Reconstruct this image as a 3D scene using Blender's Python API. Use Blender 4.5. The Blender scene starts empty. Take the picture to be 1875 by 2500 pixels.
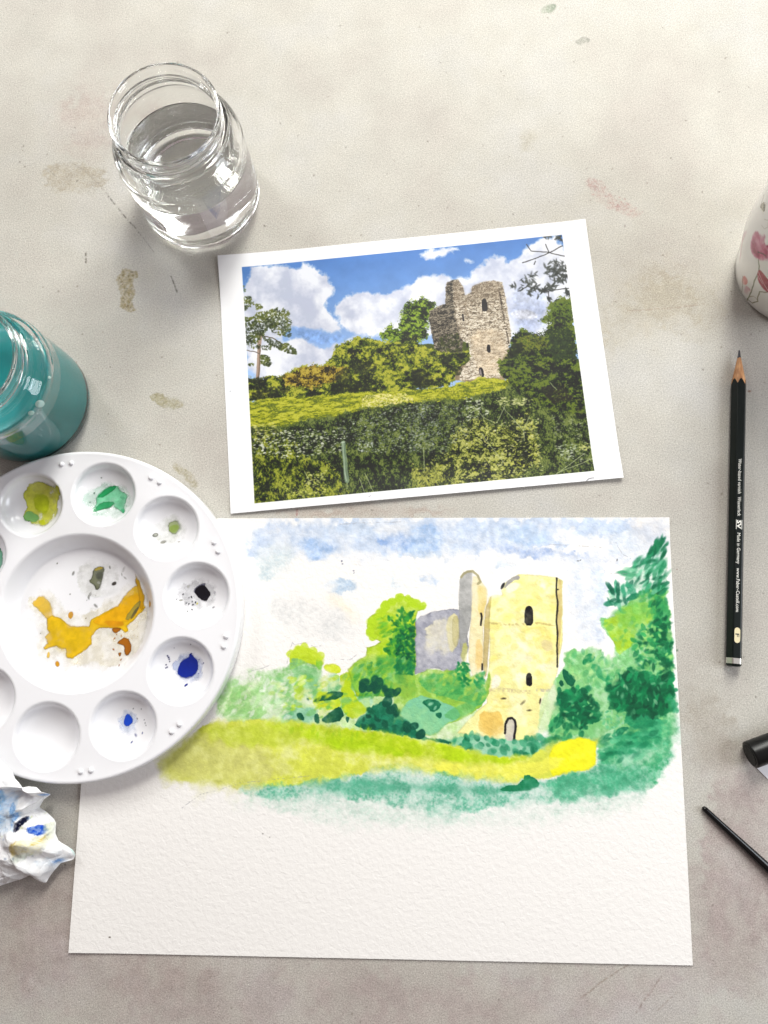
import bpy, bmesh, math, random
import numpy as np
from mathutils import Vector, Matrix

# ------------------------------------------------------------------ camera, world, light
MM = 0.001
scene = bpy.context.scene
col = scene.collection
cam_d = bpy.data.cameras.new("camera"); cam = bpy.data.objects.new("camera", cam_d); col.objects.link(cam)
cam_d.sensor_fit = 'VERTICAL'; cam_d.sensor_height = 36.0; cam_d.lens = 36.0 * 1860 / 2500
cam_d.clip_start = 0.01; cam_d.clip_end = 20
_p, _r, _h = 0.1578, -0.1425, 0.40525
_fw = Vector((0, math.sin(_p), -math.cos(_p))); _up = Vector((0, math.cos(_p), math.sin(_p))); _rt = Vector((1, 0, 0))
_R = math.cos(_r) * _rt + math.sin(_r) * _up; _U = -math.sin(_r) * _rt + math.cos(_r) * _up
cam.matrix_world = Matrix(((_R.x, _U.x, -_fw.x, 0), (_R.y, _U.y, -_fw.y, 0), (_R.z, _U.z, -_fw.z, _h), (0, 0, 0, 1)))
scene.camera = cam

world = bpy.data.worlds.new("World"); scene.world = world; world.use_nodes = True
wn = world.node_tree; bg = wn.nodes['Background']
# an ordinary room: pale ceiling, darker walls towards the floor
tc = wn.nodes.new('ShaderNodeTexCoord'); sx = wn.nodes.new('ShaderNodeSeparateXYZ'); rp = wn.nodes.new('ShaderNodeValToRGB')
wn.links.new(tc.outputs['Generated'], sx.inputs[0]); wn.links.new(sx.outputs['Z'], rp.inputs[0]); wn.links.new(rp.outputs[0], bg.inputs['Color'])
rp.color_ramp.elements[0].position = 0.0; rp.color_ramp.elements[0].color = (.22, .19, .18, 1)
rp.color_ramp.elements[1].position = 0.75; rp.color_ramp.elements[1].color = (.88, .735, .72, 1)
bg.inputs['Strength'].default_value = 0.34

def window_light(name, loc, aim, w, h, watts, color, panes=(1, 1), gap=.03):
    """a daylit window, or an added lamp: one area lamp per pane, glazing bars left dark between them"""
    loc = Vector(loc); q = (Vector(aim) - loc).to_track_quat('-Z', 'Y'); nx, ny = panes
    for i in range(nx):
        for j in range(ny):
            d = bpy.data.lights.new(name, 'AREA'); d.shape = 'RECTANGLE'
            d.size = (w - gap * (nx - 1)) / nx; d.size_y = (h - gap * (ny - 1)) / ny
            d.energy = watts / (nx * ny); d.color = color
            o = bpy.data.objects.new(name, d); col.objects.link(o)
            off = Vector(((i - (nx - 1) / 2) * w / nx, (j - (ny - 1) / 2) * h / ny, 0))
            o.location = loc + q @ off; o.rotation_mode = 'QUATERNION'; o.rotation_quaternion = q
window_light("window_light", (.42, .98, .68), (.08, .14, 0), .40, .46, 12.3, (1, 1, .94), (2, 2))
window_light("left_window_light", (-.66, 1.15, .80), (-.08, .15, 0), .28, .36, 7, (.96, .98, 1), (2, 2))
window_light("added_high_light", (.17, .86, 1.02), (.0, .15, 0), .24, .28, 8.2, (1, .99, .94), (1, 1))  # added lamp, not a window: brightens the jar and its caustic
window_light("side_window_light", (.85, -.12, .50), (-.05, 0, 0), .40, .55, 6, (.88, .94, 1), (1, 3))

scene.view_settings.view_transform = 'Standard'; scene.view_settings.look = 'None'
scene.view_settings.exposure = 0.0; scene.view_settings.gamma = 1.0
scene.render.engine = 'CYCLES'
cy = scene.cycles
cy.max_bounces = 40; cy.transmission_bounces = 36; cy.glossy_bounces = 10; cy.diffuse_bounces = 5; cy.transparent_max_bounces = 12
cy.caustics_refractive = True; cy.caustics_reflective = True; cy.blur_glossy = 0.3; cy.sample_clamp_indirect = 30
try: cy.use_denoising = True; cy.denoiser = 'OPENIMAGEDENOISE'
except Exception: pass

# ------------------------------------------------------------------ helpers
def tag(o, label=None, cat=None, group=None, kind=None):
    if label: o['label'] = label
    if cat: o['category'] = cat
    if group: o['group'] = group
    if kind: o['kind'] = kind
    return o
def empty(name, loc, rz=0, label=None, cat=None, group=None):
    o = bpy.data.objects.new(name, None); col.objects.link(o); o.location = [c * MM for c in loc]; o.rotation_euler = (0, 0, rz)
    o.empty_display_size = .01
    return tag(o, label, cat, group)
def link(name, me, mat=None, parent=None, smooth=True):
    o = bpy.data.objects.new(name, me); col.objects.link(o)
    if mat: me.materials.append(mat)
    if parent: o.parent = parent
    if smooth: me.polygons.foreach_set('use_smooth', [True] * len(me.polygons))
    return o
def mesh(name, v, f):
    me = bpy.data.meshes.new(name); me.from_pydata([tuple(c * MM for c in p) for p in v], [], f); me.update(); return me
def autosmooth(o, deg=35):
    me = o.data; bm = bmesh.new(); bm.from_mesh(me)
    for e in bm.edges:
        if len(e.link_faces) == 2 and e.calc_face_angle(0) > math.radians(deg): e.smooth = False
    bm.to_mesh(me); bm.free()
def lathe_data(prof, n=96, closed=False):
    """prof: (r, z) pairs; a pair with r = 0 becomes a pole"""
    v = []; rows = []
    for r, z in prof:
        if r < 1e-6: rows.append([len(v)]); v.append((0, 0, z))
        else:
            rows.append(list(range(len(v), len(v) + n)))
            v += [(r * math.cos(2 * math.pi * i / n), r * math.sin(2 * math.pi * i / n), z) for i in range(n)]
    f = []
    pairs = list(zip(rows, rows[1:])) + ([(rows[-1], rows[0])] if closed else [])
    for a, b in pairs:
        for i in range(n):
            j = (i + 1) % n
            if len(a) == 1 and len(b) == 1: continue
            if len(a) == 1: f.append((a[0], b[j], b[i]))
            elif len(b) == 1: f.append((a[i], a[j], b[0]))
            else: f.append((a[i], a[j], b[j], b[i]))
    return v, f
def lathe(name, prof, mat, parent=None, n=96, closed=False):
    me = mesh(name, *lathe_data(prof, n, closed)); return link(name, me, mat, parent)
def spline(pts, k=6):
    """Catmull-Rom through (r, z) points"""
    P = [pts[0]] + list(pts) + [pts[-1]]; out = []
    for i in range(1, len(P) - 2):
        p0, p1, p2, p3 = (np.array(q, float) for q in P[i - 1:i + 3])
        for t in np.linspace(0, 1, k, endpoint=False):
            out.append(tuple(.5 * ((2 * p1) + (p2 - p0) * t + (2 * p0 - 5 * p1 + 4 * p2 - p3) * t * t + (3 * p1 - p0 - 3 * p2 + p3) * t ** 3)))
    out.append(tuple(pts[-1])); return [(max(0, a), b) for a, b in out]

# node materials
def material(name):
    m = bpy.data.materials.new(name); m.use_nodes = True
    return m, m.node_tree.nodes, m.node_tree.links, m.node_tree.nodes['Principled BSDF']
def simple(name, color, rough=.5, metal=0, coat=0, bump=None, spec=.5, sss=0):
    m, n, l, b = material(name)
    b.inputs['Base Color'].default_value = (*color, 1); b.inputs['Roughness'].default_value = rough
    b.inputs['Metallic'].default_value = metal; b.inputs['Coat Weight'].default_value = coat
    b.inputs['Specular IOR Level'].default_value = spec
    if sss:
        b.inputs['Subsurface Weight'].default_value = sss; b.inputs['Subsurface Radius'].default_value = (1, .9, .8); b.inputs['Subsurface Scale'].default_value = .002
    if bump: add_bump(n, l, b, *bump)
    return m
def add_bump(n, l, b, scale, dist, strength=1, detail=3):
    t = n.new('ShaderNodeTexCoord'); x = n.new('ShaderNodeTexNoise'); x.inputs['Scale'].default_value = scale; x.inputs['Detail'].default_value = detail
    bp = n.new('ShaderNodeBump'); bp.inputs['Distance'].default_value = dist; bp.inputs['Strength'].default_value = strength
    l.new(t.outputs['Object'], x.inputs['Vector']); l.new(x.outputs[0], bp.inputs['Height']); l.new(bp.outputs[0], b.inputs['Normal'])
    return x, bp

# ------------------------------------------------------------------ pigment raster: lays washes, dabs and lines (mm) into an array
def noise(h, w, cell, rng):
    cy, cx = cell if isinstance(cell, tuple) else (cell, cell)
    gh, gw = int(h / cy) + 3, int(w / cx) + 3
    g = rng.random((gh, gw)).astype(np.float32)
    y = np.arange(h) / cy; x = np.arange(w) / cx
    yi = y.astype(int); xi = x.astype(int); fy = (y - yi)[:, None]; fx = (x - xi)[None]
    fy = fy * fy * (3 - 2 * fy); fx = fx * fx * (3 - 2 * fx)
    a = g[yi][:, xi]; b = g[yi][:, xi + 1]; c = g[yi + 1][:, xi]; d = g[yi + 1][:, xi + 1]
    return ((a * (1 - fx) + b * fx) * (1 - fy) + (c * (1 - fx) + d * fx) * fy).astype(np.float32)
def fbm(h, w, cell, rng, o=4):
    s = np.zeros((h, w), np.float32); a = 1; t = 0
    c = cell if isinstance(cell, tuple) else (cell, cell)
    for _ in range(o):
        s += a * noise(h, w, (max(c[0], 1.01), max(c[1], 1.01)), rng); t += a; a *= .55; c = (c[0] / 2.1, c[1] / 2.1)
    return s / t
def chaikin(p):
    q = []
    for (a, b), (c, d) in zip(p, p[1:] + p[:1]):
        q += [(a * .75 + c * .25, b * .75 + d * .25), (a * .25 + c * .75, b * .25 + d * .75)]
    return q
class Raster:
    def __init__(s, x0, y0, x1, y1, res, base, seed=1):
        s.x0, s.y0, s.res = x0, y0, res; s.W, s.H = int((x1 - x0) * res), int((y1 - y0) * res)
        s.a = np.empty((s.H, s.W, 3), np.float32); s.a[:] = np.array(base) / 255.; s.al = np.zeros((s.H, s.W), np.float32)
        s.rng = rng = np.random.default_rng(seed)
        s.n1 = fbm(s.H, s.W, 4 * res, rng, 5) - .5; s.n2 = fbm(s.H, s.W, 4 * res, rng, 5) - .5
        s.v = fbm(s.H, s.W, 9 * res, rng, 5) - .5; s.v2 = fbm(s.H, s.W, 2.6 * res, rng, 4) - .5; s.g = fbm(s.H, s.W, .9 * res, rng, 2) - .5
    def box(s, pts, m):
        xs = [p[0] for p in pts]; ys = [p[1] for p in pts]
        i0 = max(0, int((min(xs) - m - s.x0) * s.res)); i1 = min(s.W, int((max(xs) + m - s.x0) * s.res) + 2)
        j0 = max(0, int((min(ys) - m - s.y0) * s.res)); j1 = min(s.H, int((max(ys) + m - s.y0) * s.res) + 2)
        if i1 <= i0 or j1 <= j0: return None
        Y, X = np.mgrid[j0:j1, i0:i1].astype(np.float32)
        return (slice(j0, j1), slice(i0, i1)), s.x0 + (X + .5) / s.res, s.y0 + (Y + .5) / s.res
    @staticmethod
    def sdist(pts, X, Y):
        d = np.full(X.shape, 1e9, np.float32); ins = np.zeros(X.shape, bool)
        for (ax, ay), (bx, by) in zip(pts, pts[1:] + pts[:1]):
            ex, ey = bx - ax, by - ay; wx, wy = X - ax, Y - ay
            t = np.clip((wx * ex + wy * ey) / (ex * ex + ey * ey + 1e-9), 0, 1)
            np.minimum(d, (wx - ex * t) ** 2 + (wy - ey * t) ** 2, out=d)
            if ay != by: ins ^= ((ay > Y) != (by > Y)) & (X < ex * (Y - ay) / (by - ay) + ax)
        d = np.sqrt(d); return np.where(ins, d, -d)
    def lay(s, sl, colr, a):
        c = np.array(colr, np.float32) / 255. if not isinstance(colr, np.ndarray) else colr
        A = s.al[sl]; o = a + A * (1 - a)
        wgt = np.where(s.opaque, a, a / np.maximum(o, 1e-4))[..., None] if not s.opaque else a[..., None]
        s.a[sl] = s.a[sl] * (1 - wgt) + c * wgt; s.al[sl] = o
    opaque = True
    def wash(s, pts, colr, al, soft, rough, edge, var, gran):
        q = s.box(pts, soft + rough + 1)
        if q is None: return
        sl, X, Y = q; p = chaikin(pts) if len(pts) < 16 else pts
        d = s.sdist(p, X + s.n1[sl] * rough * 2.4, Y + s.n2[sl] * rough * 2.4)
        cov = np.clip(d / (soft if gran < 0 else soft * (.45 + 2.6 * np.clip(.25 + 2.2 * s.v[sl], 0, 1))) + .5, 0, 1); cov = cov * cov * (3 - 2 * cov)
        solid = gran < 0
        a = al * cov if solid else al * cov * (1 - var * np.clip(s.v[sl] * 2.4 + s.v2[sl] * 1.6 + .15, -.3, .85))
        if gran > 0: a = a * (1 - gran * np.clip(.5 + s.g[sl] * 3.5, 0, 1))
        c = np.empty(X.shape + (3,), np.float32); c[:] = np.array(colr) / 255.
        c *= (1 + var * ((1.1 * s.v[sl] + 1.1 * s.v2[sl] + .5 * s.g[sl]) if solid else (.3 * s.n1[sl] + .35 * s.v2[sl])))[..., None]
        if edge: c *= (1 - edge * np.exp(-(d / .45) ** 2))[..., None]
        s.lay(sl, np.clip(c, 0, 1), np.clip(a, 0, 1))
    def dab(s, x, y, L, w, ang, colr, al):
        q = s.box([(x, y)], L * .62)
        if q is None: return
        sl, X, Y = q; ca, sa = math.cos(ang), math.sin(ang); X = X - x + s.n1[sl] * .25 * L; Y = Y - y + s.n2[sl] * .25 * L
        u = (X * ca + Y * sa) * 2 / L; v = (-X * sa + Y * ca) * 2 / w
        r = np.sqrt(u * u + v * v); sf = .8 if L < 1.8 else .22 + .6 * ((x * 7.31 + y * 3.17) % 1)
        a = np.clip((1 - r) * min(L, w) * .5 * s.res * sf + .5, 0, 1) * al * np.clip(.9 + .9 * s.v2[sl], .5, 1)
        s.lay(sl, colr, a)
    def scatter(s, pts, n, l0, l1, asp, a0, a1, pal, al):
        P = np.array(pts); lo, hi = P.min(0), P.max(0); R = s.rng; got = []
        while len(got) < n:
            q = lo + (hi - lo) * R.random((n * 2, 2)); got += [tuple(z) for z in q[s.sdist(pts, q[:, 0], q[:, 1]) > -.3]]
        dark = sorted(pal, key=sum)
        for x, y in got[:n]:
            if len(pal) >= 5:                              # leaves gather in light and dark clumps
                jy = min(s.H - 1, max(0, int((y - s.y0) * s.res))); ix = min(s.W - 1, max(0, int((x - s.x0) * s.res)))
                k = .5 + 1.9 * s.v[jy, ix] + 2.6 * s.v2[jy, ix] + .75 * (R.random() - .5); pick = dark[int(np.clip(k * len(pal), 0, len(pal) - 1))]
            else: pick = pal[R.integers(len(pal))]
            L = l0 + (l1 - l0) * R.random() ** 1.5; c = tuple(np.array(pick) * (1 + .16 * (R.random() - .5)))
            s.dab(x, y, L, L * asp * (.75 + .5 * R.random()), math.radians(a0 + (a1 - a0) * R.random()), c, al * (.75 + .25 * R.random()))
    def line(s, pts, w, colr, al, br):
        q = s.box(pts, w + 1)
        if q is None: return
        sl, X, Y = q; X = X + s.n1[sl] * .8; Y = Y + s.n2[sl] * .8; d = np.full(X.shape, 1e9, np.float32)
        for (ax, ay), (bx, by) in zip(pts, pts[1:]):
            ex, ey = bx - ax, by - ay; t = np.clip(((X - ax) * ex + (Y - ay) * ey) / (ex * ex + ey * ey + 1e-9), 0, 1)
            np.minimum(d, (X - ax - ex * t) ** 2 + (Y - ay - ey * t) ** 2, out=d)
        a = np.clip((w / 2 - np.sqrt(d)) * s.res + .5, 0, 1) * al
        if br: a = a * np.clip(.65 + s.g[sl] * 4, 0, 1)
        s.lay(sl, colr, a)
    def cloud(s, pts, seed):
        q = s.box(pts, 3)
        if q is None: return
        sl, X, Y = q; rng = np.random.default_rng(seed); h, w = X.shape; r = s.res
        m1 = fbm(h, w, 3.2 * r, rng, 4) - .5; m2 = fbm(h, w, 3.2 * r, rng, 4) - .5
        d = s.sdist(chaikin(pts), X + m1 * 5, Y + m2 * 5); a = np.clip(d / 2.0 + .45, 0, 1) * .96
        g = np.clip((fbm(h, w, 11 * r, rng, 6) - .42) * 3.2 + np.clip(d - 3, 0, 14) * .035, 0, 1)[..., None]
        c = np.array((240, 241, 246)) / 255. * (1 - g) + np.array((190, 195, 214)) / 255. * g
        s.lay(sl, c.astype(np.float32), a)
    def texture(s, pts, ramp, cell, aspect, rough, k, seed, top):
        """clumped foliage, grass or stone: fbm relief lit from above, run through a colour ramp, ragged at the edge"""
        q = s.box(pts, 3)
        if q is None: return
        sl, X, Y = q; rng = np.random.default_rng(seed); h, w = X.shape; r = s.res
        big = fbm(h, w, (cell * r * aspect, cell * r), rng, 3) - .5
        mid = fbm(h, w, (cell * .32 * r * aspect, cell * .32 * r), rng, 2) - .5
        fine = fbm(h, w, (max(1.3, .42 * r * aspect), .42 * r), rng, 2) - .5
        gy = np.gradient(big, axis=0) * r * cell * .35
        t = .5 + k[0] * (big - gy * .8) + k[1] * mid + k[2] * fine
        ys = [p[1] for p in pts]; t += top * ((Y - min(ys)) / (max(ys) - min(ys)) - .5)
        R = np.array(ramp, np.float32) / 255.; x = np.clip(t, 0, .999) * (len(R) - 1); i = x.astype(int); f = (x - i)[..., None]
        c = R[i] * (1 - f) + R[i + 1] * f
        d = s.sdist(pts, X + s.n1[sl] * rough * 2, Y + s.n2[sl] * rough * 2) + rough * (2.2 * mid + 2.0 * fine)
        s.lay(sl, c.astype(np.float32), np.clip(d * 2.2 + .5, 0, 1))
    def grad(s, pts, c0, c1, k):
        sl, X, Y = s.box(pts, 0); d = s.sdist(pts, X, Y); ys = [p[1] for p in pts]
        t = np.clip((max(ys) - Y) / (max(ys) - min(ys)) / k, 0, 1)[..., None]
        c = np.array(c0) / 255. * (1 - t) + np.array(c1) / 255. * t; c = c * (1 + .14 * s.v[sl])[..., None]
        s.lay(sl, c.astype(np.float32), (d > -1).astype(np.float32))
    def clip(s, pts, colr):
        d = s.sdist(pts, *s.box([(s.x0, s.y0), (s.x0 + s.W / s.res, s.y0 + s.H / s.res)], 0)[1:])
        s.lay((slice(0, s.H), slice(0, s.W)), colr, np.clip(.5 - d * s.res, 0, 1))
    def run(s, ops):
        for o in ops:
            k = o[0]
            if k == 'w': s.wash(*o[1:])
            elif k == 's': s.scatter(*o[1:])
            elif k == 'l': s.line(*o[1:])
            elif k == 'b':
                for i, (x, y) in enumerate(o[1]):
                    f = (1, .8, 1.15, .9)[i % 4]; s.dab(x, y, o[2] * f, o[2] * o[3] * f, math.radians(o[4] + 37 * (i % 3)), o[5], o[6])
            elif k == 'c': s.cloud(*o[1:])
            elif k == 'f': s.texture(*o[1:])
            elif k == 'g': s.grad(*o[1:])
            elif k == 'x': s.clip(o[1], (250, 250, 252))
        return s
    def image(s, name):
        im = bpy.data.images.new(name, s.W, s.H); px = np.ones((s.H, s.W, 4), np.float32); px[..., :3] = np.clip(s.a, 0, 1)
        im.pixels.foreach_set(px.ravel()); im.update(); im.pack(); return im
    def node(s, name, nodes, links, coord='Object', tex=None):
        """image node placed by the object's own millimetres"""
        t = nodes.new('ShaderNodeTexCoord'); mp = nodes.new('ShaderNodeMapping'); im = nodes.new('ShaderNodeTexImage')
        im.image = s.image(name); im.extension = 'EXTEND'; im.interpolation = 'Cubic'
        sx, sy = s.res / (s.W * MM), s.res / (s.H * MM)
        mp.inputs['Scale'].default_value = (sx, sy, 1); mp.inputs['Location'].default_value = (-s.x0 * MM * sx, -s.y0 * MM * sy, 0)
        links.new(t.outputs['Object'], mp.inputs['Vector']); links.new(mp.outputs[0], im.inputs['Vector']); return im

PAINTING = [
('w',[(83.4,216.1),(122.1,218.4),(196.6,219.7),(304.9,219.8),(304.3,206.6),(277.7,212.6),(258,210),(243.1,202.4),(218.7,205.9),(196.5,198.3),(171.9,200.6),(147.3,195.4),(122.5,198.9),(97.6,201.2),(80.4,196.1)],(196,212,236),0.85,7,5,0,0.45,0.12),
('w',[(108,206.1),(114.3,208.1),(121.5,207.4),(127.9,204.7),(127.2,200.7),(124.1,197.5),(116.2,197.8),(109.7,201.3)],(158,190,234),0.675,4,3.2,0,0.6,0.25),
('w',[(149.3,207.6),(159.6,209.3),(169.1,209),(171.5,205.8),(165.2,201),(159.6,203.3),(152.5,203.3)],(136,172,230),0.702,4,3.2,0,0.6,0.25),
('w',[(171.5,214.6),(185.6,215.5),(185.6,204.3),(177.8,201.1),(166.8,200.2),(165.2,205)],(163,195,237),0.63,4,3.2,0,0.6,0.25),
('w',[(211.4,214.6),(241,216),(243.2,204.9),(218.7,208.4)],(178,205,238),0.54,4,3.2,0,0.6,0.25),
('w',[(122.1,216.4),(152,217.1),(154.5,211.6),(127.3,208.9)],(193,210,230),0.45,4,3.2,0,0.6,0.25),
('w',[(211.4,208.3),(228.5,203.5),(245.6,202.4),(267.5,201.4),(289.4,199.1),(289.2,196.2),(257.7,197.1),(233.3,198.1),(216.2,200.5)],(148,175,224),0.63,4,3.2,0,0.6,0.25),
('w',[(270.3,212.5),(290,213.9),(304.4,210.3),(303.8,196.8),(289.1,193),(272.5,202.7)],(188,206,230),0.495,4,3.2,0,0.6,0.25),
('w',[(123.6,184.1),(130.7,185.7),(138.6,185.8),(138.7,180.3),(132.4,179.1),(126.1,180.2)],(173,202,232),0.63,4,3.2,0,0.6,0.25),
('w',[(157.4,185.9),(163.7,186.4),(163,182.9),(158.3,182.4)],(203,222,237),0.54,4,3.2,0,0.6,0.25),
('w',[(170,189.2),(177.8,188.5),(184.9,186.2),(181,183.4),(176.3,185.7)],(158,190,232),0.72,4,3.2,0,0.6,0.25),
('w',[(213.1,194.2),(217.3,196.9),(222.7,196.7),(227.5,195.8),(219.7,194.5),(217.3,191.8),(213.6,190)],(180,206,235),0.54,4,3.2,0,0.6,0.25),
('w',[(163.1,202.2),(177.6,203),(188.5,200.6),(184.8,198.8),(171.6,197.4),(164.9,199.8)],(183,207,234),0.45,4,3.2,0,0.6,0.25),
('w',[(265.4,193.2),(270.9,194),(272.7,187.1),(271.1,180.2),(268.8,171.9),(265.5,174.6),(267.1,184.3)],(198,214,238),0.54,4,3.2,0,0.6,0.25),
('w',[(263.6,159.6),(268.4,161),(270.3,157),(267.5,154.3),(264.2,156.2)],(196,212,237),0.54,4,3.2,0,0.6,0.25),
('w',[(254.1,186.9),(258.3,188.3),(260.8,180.1),(256.5,171.8),(254.6,178.6)],(213,228,240),0.54,4,3.2,0,0.6,0.25),
('w',[(84.3,199.5),(95.4,202.8),(105.8,201.3),(105.2,194.9),(99,190.1),(92.9,183.8),(87.2,186.9)],(192,212,220),0.7,6,3,0,0.4,0.4),
('w',[(93.1,175.2),(110.4,176.9),(134.1,169.4),(141.4,157.1),(126.7,153.9),(106.2,159.8),(96.6,167.4)],(222,223,222),0.6,9,4,0,0.4,0.4),
('w',[(123,177.8),(130.8,177.9),(142.8,166.3),(138.9,164.8)],(250,235,205),0.6,5,2,0,0.3,0),
('w',[(284.4,220.8),(305.2,220.2),(304.6,200.5),(294.8,203.9),(286.7,209.5)],(225,222,222),0.5,6,3,0,0.3,0),
('w',[(243.7,212),(248.7,215.5),(255.6,214.2),(263.1,210),(256.1,207.1),(246.3,206.7)],(250,248,246),0.6,3,2.5,0,0.3,0),
('w',[(147.6,215.2),(165.1,216.1),(167.5,212.2),(153.2,210.4)],(250,248,246),0.6,3,2.5,0,0.3,0),
('w',[(128.1,198.3),(141.5,201.6),(157.3,200.1),(149.5,194.5),(133.7,194.4)],(250,248,246),0.6,3,2.5,0,0.3,0),
('w',[(242,200.7),(269.7,200.2),(290.5,200.4),(286.2,196.9),(255.8,195.2)],(250,248,246),0.6,3,2.5,0,0.3,0),
('w',[(69.3,111.4),(70.9,128.3),(90.2,133.3),(109.7,128.8),(138.5,131.5),(160.2,134.1),(198.6,134.6),(205.6,113.7),(193.6,102),(186.5,101.5),(148.5,106),(110.1,112)],(190,226,150),0.85,2,2.5,0,0.6,0.1),
('w',[(235,104.9),(245,128.1),(258.6,147),(275.1,142.5),(302,157),(304.2,128.8),(303.2,94.5),(266.3,91.7),(264.4,105.3)],(140,206,140),0.85,2,2.5,0,0.6,0.1),
('w',[(181.8,103.7),(196,106.7),(240.9,107.3),(243.1,100),(214.8,95.5),(191.2,99.3)],(125,198,155),0.8,1.5,1.5,0,0.3,0),
('w',[(67.8,116.1),(70.2,124.4),(73.6,134.7),(81.3,135.7),(86.9,139.1),(94.6,137.8),(98.6,134.1),(100.3,139.7),(105,140.7),(107.3,127.7),(108.6,118.4),(104.9,114.3),(93.5,114.1),(80.2,114.9),(69.7,115.2)],(160,214,135),0.85,2,2,0.05,0.9,0.6),
('s',[(68.6,117.9),(73.7,133.8),(94.6,136.8),(104.2,136),(105.8,115.7),(70.7,115.2)],60,4,9,0.45,20,70,[(140,205,115),(170,222,150),(225,238,215)],0.5),
('w',[(105.5,144.5),(106.5,149),(111.1,151),(117.4,149.9),(121.4,146.9),(123.7,145.4),(123,141.6),(119.2,140.1),(116,143.1),(111.4,141.5),(108.3,139.9),(106,139.1)],(196,222,40),0.92,0.8,0.8,0.1,0.4,0),
('w',[(96,137.5),(101.3,140.2),(106,141.4),(106.6,145.2),(110.5,144.5),(116,142.3),(119.1,142.3),(123.1,140.1),(123.4,125.6),(94.9,125.3),(93.1,132.2)],(138,200,118),0.85,1.2,1.2,0.06,0.6,0.3),
('w',[(106.8,139.9),(113,141.5),(118.4,140),(122.4,135.5),(121.9,125.6),(111.8,125.5),(108.6,130.9)],(125,192,122),0.7,1.5,1,0,0.5,0),
('w',[(119.1,145.4),(122.2,145.4),(123.1,138.6),(120,139.3)],(115,190,50),0.8,0.8,0.7,0,0.3,0),
('w',[(123,141.6),(129.2,142.8),(133.1,140.6),(132.4,137.2),(125.4,137.9)],(208,226,20),0.95,0.5,0.5,0.1,0.3,0),
('w',[(132.4,137.2),(139.4,138.8),(144,136.6),(143.3,131.3),(142.6,125.9),(133.4,125.7),(132.9,131.9)],(186,218,30),0.93,0.6,0.6,0.1,0.3,0),
('w',[(124.7,136.3),(132.4,137.9),(132.6,128.9),(125.7,127.3)],(140,200,130),0.8,1,0.7,0,0.3,0),
('w',[(132.8,138.2),(143.3,138.8),(144.4,130),(149.2,123.6),(146.5,118),(139.9,113.3),(135.2,116),(133.1,123.4)],(188,216,30),0.93,0.6,0.8,0.1,0.3,0),
('w',[(108.2,132.3),(113.9,131.5),(113.2,123.1),(108.4,124)],(190,218,40),0.75,1,0.7,0,0.3,0),
('w',[(120.7,127.8),(127.3,128.8),(133.1,124.3),(133.2,119.7),(123.8,117.7),(118,122.3)],(205,222,30),0.85,0.8,0.7,0,0.3,0),
('w',[(101.1,113.8),(108.5,119.4),(118,121.3),(121.8,118.6),(118.2,112.1),(105,111.5)],(125,190,160),0.78,1.5,1,0,0.3,0),
('w',[(136.7,132.7),(146.2,136.5),(149.2,125.4),(150.2,121.7),(144.5,119.8)],(172,218,188),0.8,1,0.7,0,0.3,0),
('s',[(92.9,131.2),(111.9,137),(134.8,136.4),(144.4,128.1),(141.8,115.2),(106.8,115.7)],150,2,6,0.5,-30,70,[(110,185,90),(165,212,60),(200,226,40),(120,190,130),(90,175,100),(225,238,170)],0.6),
('s',[(70.6,116.1),(98.5,135),(108.3,127.7),(106.8,114.8)],40,2,5,0.5,0,90,[(235,244,228),(205,232,190)],0.7),
('w',[(145.6,161.7),(146.7,165.6),(149.8,168.3),(153.7,169.5),(154.4,173.4),(157.5,175.8),(160.7,176.2),(162.2,178.2),(166.1,177.4),(170,177.1),(171.6,174.4),(174,172.8),(176.7,172.9),(175.5,170.5),(172.4,169.7),(171.6,166.6),(171.5,126.2),(141.1,125.8),(136.2,139.5),(142.4,144.9),(145.4,146.4),(146.1,151),(150,151.8),(153.1,154.1),(150,155.3),(147.2,157.1)],(178,214,30),0.96,0.4,0.5,0.25,0.35,0),
('b',[(148.3,163.7),(150.8,166.6),(155.4,172.5),(159,174.9),(162.8,176.9),(167.3,176.5),(171,174.2),(174.9,172.5),(147.4,159.3),(149.3,156.2),(152.9,168.6)],5.2,0.85,0,(182,218,32),0.95),
('b',[(106.6,147.1),(109.6,149.5),(113.5,149.9),(117.8,148.8),(121.4,146.2)],5.5,0.8,0,(200,224,44),0.8),
('w',[(160,161.9),(170.9,163.5),(171.3,143.7),(160.1,145.8),(157,151.1)],(90,175,50),0.7,1.5,1.5,0,0.3,0),
('s',[(156.8,168),(163.8,171.2),(170.9,169.7),(171,142.2),(160.1,145.1),(155.5,150.3),(160,157.3)],150,1.5,3.6,0.5,0,180,[(20,125,50),(8,95,45),(55,150,50),(10,110,60)],0.9),
('s',[(160.8,157.3),(170.9,162),(171,142.2),(161.7,145.1)],110,1.2,3,0.55,0,180,[(5,90,50),(0,80,50),(20,120,60)],0.92),
('s',[(151.4,166.4),(157.6,169.6),(160,158),(154.6,154.2)],22,2,5,0.4,10,60,[(110,185,40),(80,170,50)],0.55),
('w',[(137,139.5),(144.7,145.7),(160.1,146.6),(171,143.7),(171.5,126.2),(139.6,125.8)],(105,178,75),0.75,1.5,1.5,0,0.6,0),
('s',[(138.6,140.3),(160.1,146.6),(171,143.7),(171,126.2),(143.4,125.9)],200,2,5,0.45,0,90,[(45,150,75),(80,170,65),(170,208,50),(20,125,65),(130,195,110)],0.7),
('s',[(160.9,145.1),(171,143.7),(171,130.1),(162.5,134.5)],60,2,5,0.5,40,100,[(10,110,60),(20,130,70)],0.75),
('w',[(250.3,200.1),(264.8,198.1),(274.3,191.9),(271.1,161),(263.4,153.5),(254.7,156.8),(251,174.5)],(214,225,242),0.6,7,5,0,0.6,0.2),
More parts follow.
